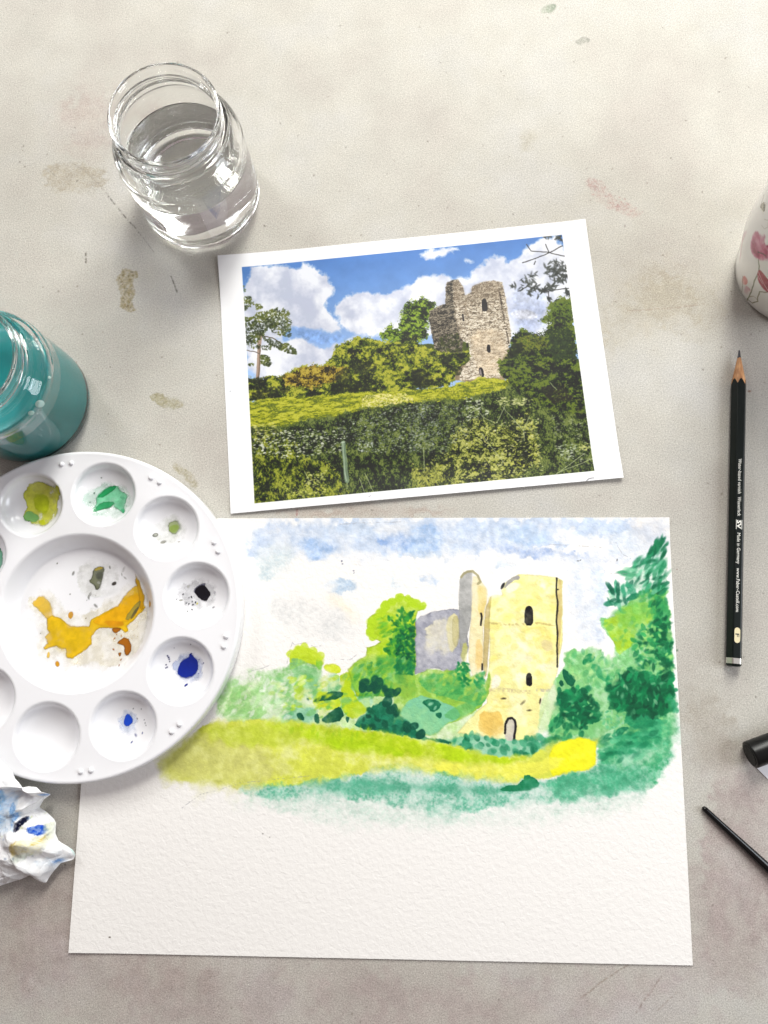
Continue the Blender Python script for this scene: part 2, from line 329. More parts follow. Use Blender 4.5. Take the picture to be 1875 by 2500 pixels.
('w',[(171.5,137.9),(171.6,164.5),(173.4,166.9),(177.6,168.4),(180.6,169.7),(185.4,170.3),(191.4,171),(195.5,170.7),(198.5,161.3),(199,149.6),(196.6,144.3),(191.9,140.2),(189.5,138.4),(185.4,140.1),(180.1,140.6),(175.3,138.6)],(158,159,172),0.95,0.35,0.8,0.2,0.4,0),
('w',[(175.4,158.7),(180,163.4),(186.6,167.6),(188.4,164.7),(188.9,155.3),(189.5,148.9),(186.6,146.5),(183.6,150),(181.8,147.6),(178.9,147.6),(175.3,150.5),(178.3,153.4)],(238,232,206),0.95,1.2,2.4,0.12,0.7,0.1),
('w',[(177.7,161.1),(184.8,165.9),(185.4,158.8),(180,155.2)],(205,200,190),0.6,2,2,0,0.3,0),
('w',[(187.2,165.9),(193.2,169.5),(194.3,161.2),(193.1,152.4),(189.5,147.7),(188.4,155.3)],(234,224,162),0.85,0.6,0.7,0,0.3,0),
('w',[(190.8,167.1),(194.3,167.7),(194.9,157.7),(193.1,151.3),(191.3,151.8),(190.4,160)],(190,180,122),0.7,0.4,0.3,0.15,0.3,0),
('w',[(194.1,169.5),(194.4,185),(195.6,189.2),(198.7,191.6),(201.7,191.4),(201,187.4),(200.9,169.6),(199.7,161.3),(198.4,157.8),(197.8,146.1),(195.4,144.9),(194.3,155.4)],(163,163,160),0.9,0.5,0.3,0.1,0.3,0),
('w',[(201,188.6),(204,188.7),(206.4,185.7),(208.8,182.1),(209.3,178),(207.4,167.3),(206.7,155.5),(206.9,139.2),(202.4,135.7),(200.1,139.1),(199,146.7),(199.6,158.4),(200.9,169.6)],(244,232,182),0.93,0.4,0.3,0.1,0.3,0),
('l',[(195.6,188),(196.8,189.8),(198.7,191),(201.7,191.2),(204.3,189),(205.7,185.7),(204.3,184.6)],1.3,(160,152,108),0.8,0),
('w',[(204,183.3),(207.6,183.9),(209.3,179.2),(207.4,169.6),(206.2,163.7),(203.9,173.2)],(238,208,115),0.65,1,0.7,0,0.3,0),
('w',[(202.6,155.5),(206.1,156.7),(206.6,141.5),(203,140.3)],(243,205,125),0.65,1.2,0.7,0,0.3,0),
('w',[(195.5,153),(198.4,154.2),(198.7,144.9),(195.4,143.7)],(205,205,90),0.6,1,0.7,0,0.3,0),
('w',[(209.9,177.4),(213.5,178.6),(217.1,178.6),(216.5,181),(218.4,185.2),(222.6,188.2),(226.2,189.8),(234.6,189.5),(245.3,188.7),(248.8,186.7),(248.1,155.9),(245.3,140.8),(243.4,133.9),(239.8,128.7),(238.4,121.3),(236,115.6),(234,105.4),(225.3,104.7),(212.6,105.6),(204.5,106.7),(192.9,108.2),(197.6,113.4),(204.6,120.3),(208.7,123.2),(208.2,128.3),(209.5,138.1),(210.3,161.4)],(251,244,164),0.96,0.5,0.5,0.14,0.4,0),
('w',[(208.1,172),(210.5,177.4),(211.7,178),(210.4,169.7),(210.3,157.9),(209,146.2),(208.9,138.1),(207.1,135.8),(206.6,146.7),(207.4,161.4)],(193,170,98),0.8,0.4,0.3,0.15,0.3,0),
('w',[(245.9,187.9),(248.8,186.1),(247.6,161.8),(245.4,144.3),(244.8,144.3)],(208,184,118),0.75,0.3,0.3,0,0.3,0),
('w',[(239.3,187.8),(245.3,187.8),(244.9,170),(242.5,171.2),(241.5,180.6)],(240,220,112),0.35,2.5,1.5,0,0.6,0),
('w',[(210.9,162),(215.1,161.5),(212,152),(210.5,153.2)],(240,220,112),0.35,2.5,1.5,0,0.6,0),
('w',[(238.5,150),(243.8,150.1),(243,140.8),(238.9,141.3)],(240,220,112),0.35,2.5,1.5,0,0.6,0),
('w',[(210,127.2),(216.4,127.8),(223.3,122.2),(212.8,119.8)],(240,220,112),0.35,2.5,1.5,0,0.6,0),
('w',[(225.1,161.6),(242.9,162.3),(243.9,155.9),(231,156.3)],(240,220,112),0.35,2.5,1.5,0,0.6,0),
('s',[(211.1,176.8),(225.6,187.7),(245.3,187.8),(244.2,141.4),(239.2,129.3),(210.6,130)],90,3,9,0.6,-40,40,[(252,249,215),(247,238,130),(243,228,118),(252,247,195),(252,249,230)],0.38),
('w',[(204.6,119.1),(216.3,119.3),(217.3,111.9),(215.5,106.8),(206.8,106.7),(204,111.7)],(235,188,85),0.7,1.5,1,0,0.3,0),
('w',[(211.8,138.1),(216.5,136.4),(214.1,131.2),(210,130.6)],(253,249,235),0.8,1.2,0.7,0,0.3,0),
('w',[(235.7,127.5),(242.1,128.1),(238.4,120.1),(234.9,118.9)],(250,245,225),0.7,1.2,0.7,0,0.3,0),
('w',[(218.4,184.6),(226.7,185.9),(225.5,181.7),(219.5,179.2)],(251,247,228),0.8,1.2,0.7,0,0.3,0),
('w',[(236.9,155.8),(242.7,154.7),(242,150),(237.3,150.6)],(225,205,165),0.5,1.2,0.7,0,0.3,0),
('w',[(217.7,182.2),(219.6,186.4),(223.2,188.5),(226.2,189.5),(226.5,187.6),(222.6,186.3),(219.5,183.4)],(165,162,160),0.9,0.4,0.7,0,0.3,0),
('w',[(216.1,181.5),(216.7,184.6),(218.9,185.9),(217.9,182.7)],(25,25,30),0.95,0.2,0.2,0,0.3,0),
('w',[(228.4,163.2),(228.5,169.8),(229.2,172.5),(231,173.6),(232.8,172.5),(233.1,169.3),(232.9,163)],(20,18,22),0.97,0.15,0.15,0,0.3,0),
('w',[(228.6,132.7),(228.8,137.7),(230.3,139.1),(231.9,138),(232,132.5),(230.5,132)],(20,18,22),0.97,0.15,0.15,0,0.3,0),
('w',[(217.2,104.6),(217.6,111.9),(218.8,115.3),(220.9,116.3),(222.9,115.4),(223.3,112),(222.5,104.7)],(206,199,188),0.95,0.2,0.2,0,0.3,0),
('l',[(217.6,108.5),(217.9,112.8),(219.1,115.5),(221.2,116),(222.8,114.9),(223,112),(222.2,104.9)],1.15,(20,18,22),0.95,0),
('l',[(205.8,169),(206.2,166.7),(205.7,163.2)],1,(20,18,22),0.9,0),
('l',[(206.3,143.1),(206.3,140.2)],0.9,(20,18,22),0.9,0),
('l',[(245.7,188.1),(245.5,179.5),(245.9,174.7),(245.3,165.3),(245.6,159.4),(245,153),(245.2,147.2),(244.9,142)],0.85,(20,18,22),0.9,0),
('l',[(210.4,164.1),(219.3,163.6),(228.1,163.9)],1.1,(180,155,100),0.6,1),
('l',[(234.7,164.3),(244.1,163.4)],1.3,(185,160,100),0.6,1),
('l',[(208.8,129.5),(212.9,130.1),(223.4,129.6),(230.4,129.1)],2,(195,175,140),0.55,1),
('l',[(234.5,130.1),(240.4,130.1)],1.6,(180,175,172),0.6,1),
('b',[(217,125.7),(226.8,123.7),(235.6,124.5),(230,119.9)],2.6,0.35,5,(50,40,30),0.95),
('b',[(246.2,182),(245.3,148.6)],1.3,0.5,0,(20,18,22),0.95),
('w',[(235.7,126.9),(244,133.9),(247,139.7),(248,132.8),(243.1,120.2),(237.6,107.7),(234.1,106.5)],(205,232,170),0.75,1.2,1,0,0.3,0),
('w',[(171.2,137.1),(177.7,140.3),(184.8,139.8),(191.9,139.9),(195.4,144.3),(198.9,143.2),(200.1,136.8),(206.6,138.6),(207.1,133.5),(210.1,139.3),(210.6,136.4),(208.8,126.6),(205.8,121.4),(195.3,115),(186.5,111.5),(182.4,106.9),(160.3,107.2),(160,137.5)],(150,200,70),0.9,0.7,0.8,0.08,0.5,0),
('w',[(173.6,134.8),(183.6,138.4),(190.7,139),(193,135),(201.2,132.8),(206.5,133.4),(208.8,125.4),(204.6,121.4),(193,124.7),(182.4,127.4),(174.8,130.8)],(78,172,90),0.8,1,1,0,0.5,0),
('w',[(163.7,119.2),(169.5,125),(175.4,126.7),(184.8,124),(192.9,120.7),(195.3,116.2),(185.9,111.5),(182.4,106.4),(171.9,109.1),(164.9,113.5)],(128,204,166),0.88,0.8,0.8,0.05,0.3,0),
('w',[(185.3,115.5),(190.6,120.7),(201.2,124.8),(204.6,121.4),(192.9,114.4)],(95,185,105),0.65,1,0.7,0,0.3,0),
('s',[(173,135.9),(193,139.6),(206.5,134.6),(207.6,124.9),(184.8,125.7)],120,2,5,0.5,10,80,[(60,160,80),(110,190,90),(170,205,80)],0.55),
('s',[(192.5,143.7),(198.9,143.2),(198.9,135.1),(200.6,133.4),(195.3,131),(192.4,138.5)],34,1.6,3.2,0.6,0,180,[(10,120,60),(20,140,70)],0.92),
('s',[(201.2,136.3),(206.6,138.6),(207.1,132.3),(203,130.5)],14,2,4,0.5,0,180,[(25,140,80),(60,165,90)],0.85),
('w',[(174.5,123.9),(179.5,125.4),(185.3,122.9),(183.9,120),(180.1,118.2),(177.7,121.1)],(10,108,72),0.92,0.3,0.5,0.1,0.3,0),
('w',[(181.8,117.7),(184.8,118.9),(185.9,116),(184.2,114.2)],(8,100,70),0.95,0.3,0.7,0,0.3,0),
('b',[(179.5,122.5),(181.8,120.5)],3,0.5,20,(150,210,170),0.9),
('s',[(141.8,115.2),(155.8,125.5),(165.3,116.4),(172.9,108.3),(156,107.2)],30,2.5,5,0.6,0,180,[(20,120,85),(60,160,120)],0.8),
('w',[(139.9,112),(146.5,118),(152.1,122.7),(154.9,124.6),(159.6,121.9),(164.4,115.5),(170.1,111.9),(174.8,107.4),(180.4,104.8),(189.7,104),(189.7,102.2),(174.8,105.2),(163.5,106.4),(151.3,108.5),(144.7,109.8)],(12,112,78),0.94,0.5,1.2,0.1,0.4,0),
('s',[(142.8,112.5),(152.1,122.7),(156.8,123.7),(164.4,114.6),(170.1,110.1),(163.5,108.2),(146.6,110.2)],40,2.5,5,0.6,0,180,[(5,80,58),(8,92,62),(30,130,95)],0.85),
('b',[(145.3,132.8),(150.5,134.7),(152.9,132.4),(147.7,130),(151.5,129.6),(155.8,129.7),(158.6,127.8),(162,128.3),(144.4,130.4),(150.1,131.9),(156.8,123.2),(160.6,120),(158.7,119.1),(162,117.3),(167.3,111),(171,111.5),(174.3,107.4)],5.6,0.75,15,(4,78,58),0.96),
('w',[(110,116.6),(112.4,117.6),(114.9,113.9),(111.1,113)],(8,84,58),0.95,0.4,0.7,0.1,0.3,0),
('w',[(119.5,116.8),(121.9,117.5),(122.5,112.2),(119.9,112)],(8,84,58),0.95,0.4,0.7,0.1,0.3,0),
('w',[(122.4,113.6),(127.6,117.3),(131.3,120.6),(134.1,119.7),(134.7,114.2),(126.7,111.8)],(8,84,58),0.95,0.4,0.7,0.1,0.3,0),
('w',[(135.2,115.1),(137.5,115.1),(137.1,111.5)],(8,84,58),0.95,0.4,0.7,0.1,0.3,0),
('w',[(118.4,123.2),(123.6,126.5),(127.3,128.8),(134,128),(134,125.7),(129.3,123.8),(119.8,122.7)],(8,84,58),0.95,0.4,0.7,0.1,0.3,0),
('w',[(114.6,124.5),(116,124.8),(116,123.3)],(8,84,58),0.95,0.4,0.7,0.1,0.3,0),
('b',[(123.5,126.9),(126.4,125.9),(121.7,125.5)],5,0.4,0,(200,220,40),0.85),
('s',[(191.1,104.2),(196.4,107.1),(204.5,106.7),(211.4,104.5),(223.6,104.1),(232.9,107),(241.5,104.9),(236.8,100.9),(229.8,96.9),(218.3,99),(206.8,99.4),(192.9,100.3)],75,2.5,5.5,0.7,0,180,[(15,115,75),(60,160,115),(100,188,145),(30,140,95)],0.88),
('w',[(180.7,105.2),(185.9,105.3),(191.1,103.1),(185.9,102.9)],(4,92,65),0.95,0.3,0.7,0,0.3,0),
('w',[(249.7,148.7),(253.2,151.4),(257.2,150.1),(260.6,151.5),(267.4,150.9),(270.6,146.2),(275.4,147.6),(274.3,155),(268.5,164.4),(268.6,167.1),(272.7,167.9),(279.8,174.8),(285.3,175.5),(303.3,179.1),(304.4,168.2),(304.8,148),(305.2,121.5),(302.6,108.4),(279.7,101.6),(265.1,102.1),(263.9,106.6),(250.6,107.7),(243.8,103.7),(239.8,101.7),(240,114.1),(244.4,127.3),(243.2,135.2),(248.8,141.3),(248.9,145.3)],(126,200,122),0.95,1.6,1.6,0.06,0.55,0.1),
('w',[(268.6,165.8),(275.5,168.6),(283.9,174.8),(301.8,177),(302.2,170.9),(293.1,164.7),(286.1,161.2),(285.9,155.8),(281.6,151),(276.8,147.6),(273.7,157)],(172,212,48),0.88,1,1,0.05,0.5,0),
('w',[(277,172),(285.3,174.8),(294.8,173.5),(290.3,164),(282,161.2),(276.8,166.5)],(110,190,70),0.6,1.5,1.2,0,0.3,0),
('s',[(269.9,165.8),(283.9,174.8),(303.2,177.7),(304.5,161.4),(292.6,154.5),(278.8,147.7)],70,2.5,5,0.6,0,180,[(90,180,80),(150,205,60),(60,165,90),(120,195,110)],0.55),
('w',[(286.2,197.6),(291.8,200.4),(297.5,203.3),(302.6,208.6),(303.5,206.8),(302.6,179.1),(295,178.3),(284,175.5),(275.7,174.7),(273.1,178.8),(273.3,184.3),(283,185.8),(279.1,190.6),(286,192)],(135,200,160),0.55,1.2,2.2,0.05,0.9,0.3),
('w',[(282.6,176.8),(289.7,181.7),(302.9,186),(303.2,170.9),(285.1,169.3)],(120,196,90),0.85,1.2,2,0.05,0.6,0.1),
('s',[(288.3,180.3),(302.8,184.6),(303,173.6),(290.7,172.1)],40,2,5,0.5,0,120,[(40,150,85),(90,180,80),(10,118,70)],0.75),
('s',[(293.3,201.1),(297.6,205.4),(301.9,210),(303.2,208.2),(302.7,199.5),(299.4,199.1)],30,4,8,0.25,45,80,[(15,120,75),(30,140,90),(8,95,62)],0.9),
('s',[(285.5,197.6),(291.7,198),(303.4,197),(302.6,180.5),(295.1,179),(285.9,190)],70,4,8,0.28,15,75,[(20,128,80),(50,155,105),(8,95,62),(110,190,150)],0.85),
('s',[(272.6,184.3),(280.2,185.8),(289.1,184.5),(288.1,176.2),(284,175.5),(273.6,174)],26,4,7.5,0.36,0,140,[(15,115,78),(8,85,60),(50,150,110)],0.9),
('s',[(277.8,192.7),(286,193.4),(285.9,188.6),(281,187.1)],12,4,7,0.3,-10,30,[(60,160,110),(130,200,160)],0.75),
('w',[(279.9,141),(282.6,141.7),(286.6,139.1),(293.3,138.5),(301.4,138.6),(304.2,141.3),(304.9,134.6),(305.1,121.5),(300.4,117.5),(288.4,119.3),(280.5,121.2),(275.1,119.8),(269.9,125.6),(270.8,130.9),(276.9,131.7),(279,134.3)],(2,112,64),0.95,1.2,2.4,0.1,0.5,0.05),
('w',[(293.2,166.7),(297.2,166.1),(303.7,158.7),(304.1,153.3),(304.8,148),(303.6,142.6),(295,147.2),(294,155.9)],(12,124,70),0.88,1.2,2,0.1,0.6,0.1),
('w',[(277.7,118.5),(287.1,119.9),(297.8,118.8),(296.6,108.3),(295.1,103.1),(292,108.3),(285.4,110.8),(280.2,114.6)],(28,142,92),0.85,1.5,2,0.05,0.7,0.15),
('w',[(244.8,128.6),(248.5,130.6),(253.9,128.7),(258,132.1),(259.6,129.5),(260.4,120.9),(267.1,120.3),(266.2,115.7),(260.1,113),(255.3,109.7),(250.9,116.8),(246.7,112.9),(245.2,118.1)],(6,118,70),0.92,1,2,0.1,0.5,0.05),
('w',[(247.4,140.9),(249.5,140.6),(254.8,136),(252.6,132),(248.6,134)],(4,98,65),0.95,0.3,0.5,0.1,0.3,0),
('w',[(245.8,135.3),(247.6,135.3),(247.8,132.6),(245.9,132.3)],(4,90,62),0.95,0.3,0.7,0,0.3,0),
('w',[(258.4,146.8),(261.9,149.5),(265.9,146.8),(259.7,142.8),(258,143.4)],(15,130,75),0.9,0.4,0.6,0,0.3,0),
('w',[(261.7,143.4),(266.5,144.2),(269,138.2),(274.3,134.9),(270.2,134.2),(264.9,137.5)],(45,155,95),0.85,0.5,0.5,0,0.3,0),
('w',[(271.3,108.6),(276.1,111.9),(281.5,112.7),(277.4,109.4),(274.5,105.4)],(12,118,80),0.92,0.3,0.7,0,0.3,0),
('s',[(271,137.6),(303.5,140.6),(304.7,121.5),(289.7,117.3),(272.4,121.1)],300,2.4,6,0.5,0,110,[(0,84,52),(0,98,58),(20,140,82),(0,116,66),(0,72,46)],0.9),
('s',[(271.1,138.9),(303.5,141.9),(304.1,118.8),(277.6,114.6)],34,1.5,3.5,0.45,0,120,[(110,190,130),(70,170,105),(190,228,180)],0.6),
('s',[(249.7,150),(269.4,150.2),(278.6,142.3),(272.8,132.3),(260.7,132.1),(249.5,140.6)],70,2,4.5,0.55,0,120,[(150,215,130),(110,190,110),(70,170,100),(190,228,150)],0.6),
('w',[(293.5,174.9),(302.9,177.7),(304.7,158.7),(295.7,162.7)],(50,160,90),0.75,1.2,2,0.05,0.6,0.1),
('s',[(294.2,174.9),(302.8,176.3),(304.5,161.4),(295.8,164)],60,2,4.5,0.5,20,120,[(0,100,60),(30,150,85),(120,200,100),(0,86,52),(60,165,90)],0.8),
('s',[(289,163.9),(297.9,166.1),(304.6,157.3),(304.5,141.3),(286.7,141.7),(284.6,157.1)],190,2,5,0.5,0,180,[(0,98,58),(50,165,90),(150,215,120),(10,128,72),(0,86,52)],0.85),
('s',[(244.5,129.9),(259.4,132.1),(267.1,121),(260.1,111.1),(245.4,112.8)],120,2.2,5,0.55,0,180,[(0,92,58),(0,108,66),(20,145,85),(0,78,50)],0.9),
('s',[(244.5,129.9),(267.1,121),(260.1,111.7),(245.4,112.8)],16,1.2,3,0.5,0,180,[(180,225,150),(150,212,140)],0.75),
('s',[(267.7,119.7),(277.8,121.1),(280.1,112),(273.3,108),(268.1,111.8)],50,1,2.5,0.6,0,180,[(90,185,130),(60,165,110),(170,220,180)],0.7),
('s',[(240,111.5),(244.1,116.8),(249.4,114.2),(252,109),(260,109.1),(243.8,104.4),(239.8,102.4)],36,2.5,5.5,0.5,30,90,[(12,115,70),(50,155,95)],0.85),
('s',[(301.5,126.7),(305.8,125.4),(305.7,119.5),(302.6,121.4)],12,2,4,0.5,0,90,[(30,140,95),(60,165,115)],0.8),
('w',[(264.4,102.1),(277.2,105.5),(297.6,116.1),(304.4,117.5),(303.8,105.2),(299.2,92.2),(293.5,83.9),(276.2,79.8),(259,77),(239.2,75.4),(239.4,84.3),(246.1,88.9),(259.4,91),(264.2,95)],(70,176,122),0.95,4,3,0,0.6,0.25),
('w',[(275.8,102.9),(285.2,104.9),(287.6,98.5),(279.3,92),(274.8,95.1)],(215,235,220),0.5,4,2,0,0.3,0),
('w',[(265.9,105.3),(277.3,108.7),(296.1,112.2),(297.1,104.4),(286.3,100.4),(271.6,97.6)],(40,158,104),0.75,3,2,0,0.6,0.3),
('s',[(265.3,106.6),(297.6,116.1),(299.8,104.5),(279.5,95.2),(267.6,96.3)],60,3,7,0.4,-20,40,[(40,150,100),(90,190,140),(10,122,78),(0,104,66)],0.6),
('w',[(54.1,102.4),(59.7,109.5),(66.8,112.3),(90.8,114),(110.1,113.4),(129.3,110.4),(148.5,108.3),(172.3,105.2),(193.6,101.6),(214.8,96.6),(231.3,98),(240.8,103.8),(252.7,106.3),(264,106.4),(262.8,93.9),(252.2,89.7),(235.8,86.7),(219.3,84.2),(198.3,86.2),(172.4,89.2),(148.7,88.2),(125.2,82.8),(101.6,80.2),(77.8,79.9),(61.1,81.9),(41.9,83.9),(39.1,90.7)],(220,227,84),0.95,2.6,1.6,0.04,0.45,0),
('w',[(36.8,88.4),(52.7,104.7),(91.2,102.9),(106.2,84.8),(77.8,79.9),(53.9,81.3)],(210,209,124),0.8,12,4,0,0.3,0),
('w',[(90.9,113.4),(124.6,110.3),(153.3,107.2),(184.2,103),(210.1,96.6),(231.3,95.7),(214.8,92.8),(184.2,94.6),(148.6,98.7),(112.8,103.2)],(184,216,18),0.85,4,2,0,0.5,0),
('w',[(59.8,108.3),(90.9,112.2),(115,109),(110.4,100.9),(77,99.3)],(196,214,60),0.7,4,2,0,0.3,0),
('w',[(115,107.9),(139,105.9),(172.3,97.2),(148.6,96.8),(120,101)],(170,208,15),0.5,3,2,0,0.3,0),
('w',[(239.7,101.1),(247.9,105.7),(262.6,106.6),(263.8,101.4),(262.8,93.7),(258.1,91),(248.8,90.2),(239.4,86.9)],(250,246,35),0.95,0.8,0.8,0.05,0.25,0),
('w',[(167.6,93.7),(195.9,92.9),(219.5,92.1),(250.1,98.3),(242.9,90.2),(217,84.6),(172.4,89.9)],(244,242,90),0.8,3,1.5,0,0.3,0),
('s',[(105,111.1),(142.8,110.6),(165.4,106.4),(156.1,102.6),(108.9,105.6)],40,2,5,0.35,60,100,[(150,200,20),(190,220,20)],0.45),
('w',[(82.6,78.6),(92.1,80.1),(111,82.2),(134.6,85.2),(160.6,89),(186.5,88.7),(210,84.1),(231,84.4),(252.2,89.2),(266.4,93.9),(289.4,87.5),(284.5,80.7),(254.1,75.8),(230.9,75.4),(212.2,71.8),(186.5,65.8),(172.4,71.2),(148.9,74.2),(113.6,74.8),(92.3,74.4)],(96,184,150),0.8,5,3,0,0.6,0.4),
('w',[(134.6,83),(172.4,84),(207.6,81.8),(231,81),(207.6,77.8),(160.6,79.3)],(66,162,125),0.6,2.5,1.5,0,0.3,0),
('w',[(111,83.1),(139.3,84.9),(163,83.4),(158.3,76.6),(125.3,77.9)],(90,180,145),0.6,3,2,0,0.3,0),
('w',[(231,84.4),(266.3,92.8),(294.3,92.1),(289.3,85.3),(256.6,79.2)],(60,165,118),0.6,5,2,0,0.6,0.3),
('w',[(213.4,81.4),(226.4,84.3),(227.6,88.9),(235.7,84.5),(233.3,81.1),(216.9,79.2)],(14,128,80),0.92,0.6,0.8,0.1,0.3,0),
('w',[(77.9,77.2),(172.4,72.3),(186.5,64.7),(242.5,73.4),(289.2,83),(284.1,71.8),(172.5,61.2),(102,66.7)],(186,220,202),0.5,9,4,0,0.6,0.5),
('l',[(53,69.3),(62.1,76.1),(72.3,78.5),(81.5,81.8),(107.7,84.8),(118.9,86.3)],0.35,(150,150,156),0.6,1),
('l',[(104.4,142.2),(105.7,149),(106.8,152.9),(108,151.7),(114.2,153),(118.9,150.7),(122,151.5)],0.35,(150,150,156),0.6,1),
('l',[(129.2,144.7),(137.7,144.4),(140.8,147.1)],0.35,(150,150,156),0.6,1),
('l',[(84.3,137.4),(92,139.7),(95.1,140.9)],0.35,(150,150,156),0.6,1),
('l',[(130.9,215.9),(149.2,216.8),(165.1,217.3)],0.35,(150,150,156),0.6,1),
('l',[(277.6,207.3),(280.8,201),(284.9,198.6)],0.35,(150,150,156),0.6,1),
('l',[(242.2,205.6),(250.5,205.7),(269.9,204.4)],0.35,(150,150,156),0.6,1),
('l',[(270.9,192.6),(274.9,190.5),(283.2,190.6)],0.35,(150,150,156),0.6,1),
('b',[(138.5,190.9),(138.7,189.7),(132.1,196),(132.5,194.5)],0.9,0.7,0,(90,95,120),0.95),
('b',[(257.3,197.2),(258.6,197.6),(277.9,197.8)],1.1,0.5,0,(60,60,60),0.95),
('b',[(20.1,7.4)],1,0.6,0,(70,60,50),0.95),
('b',[(94.8,57.6),(98.3,55.9)],0.7,0.8,0,(110,105,100),0.95)]
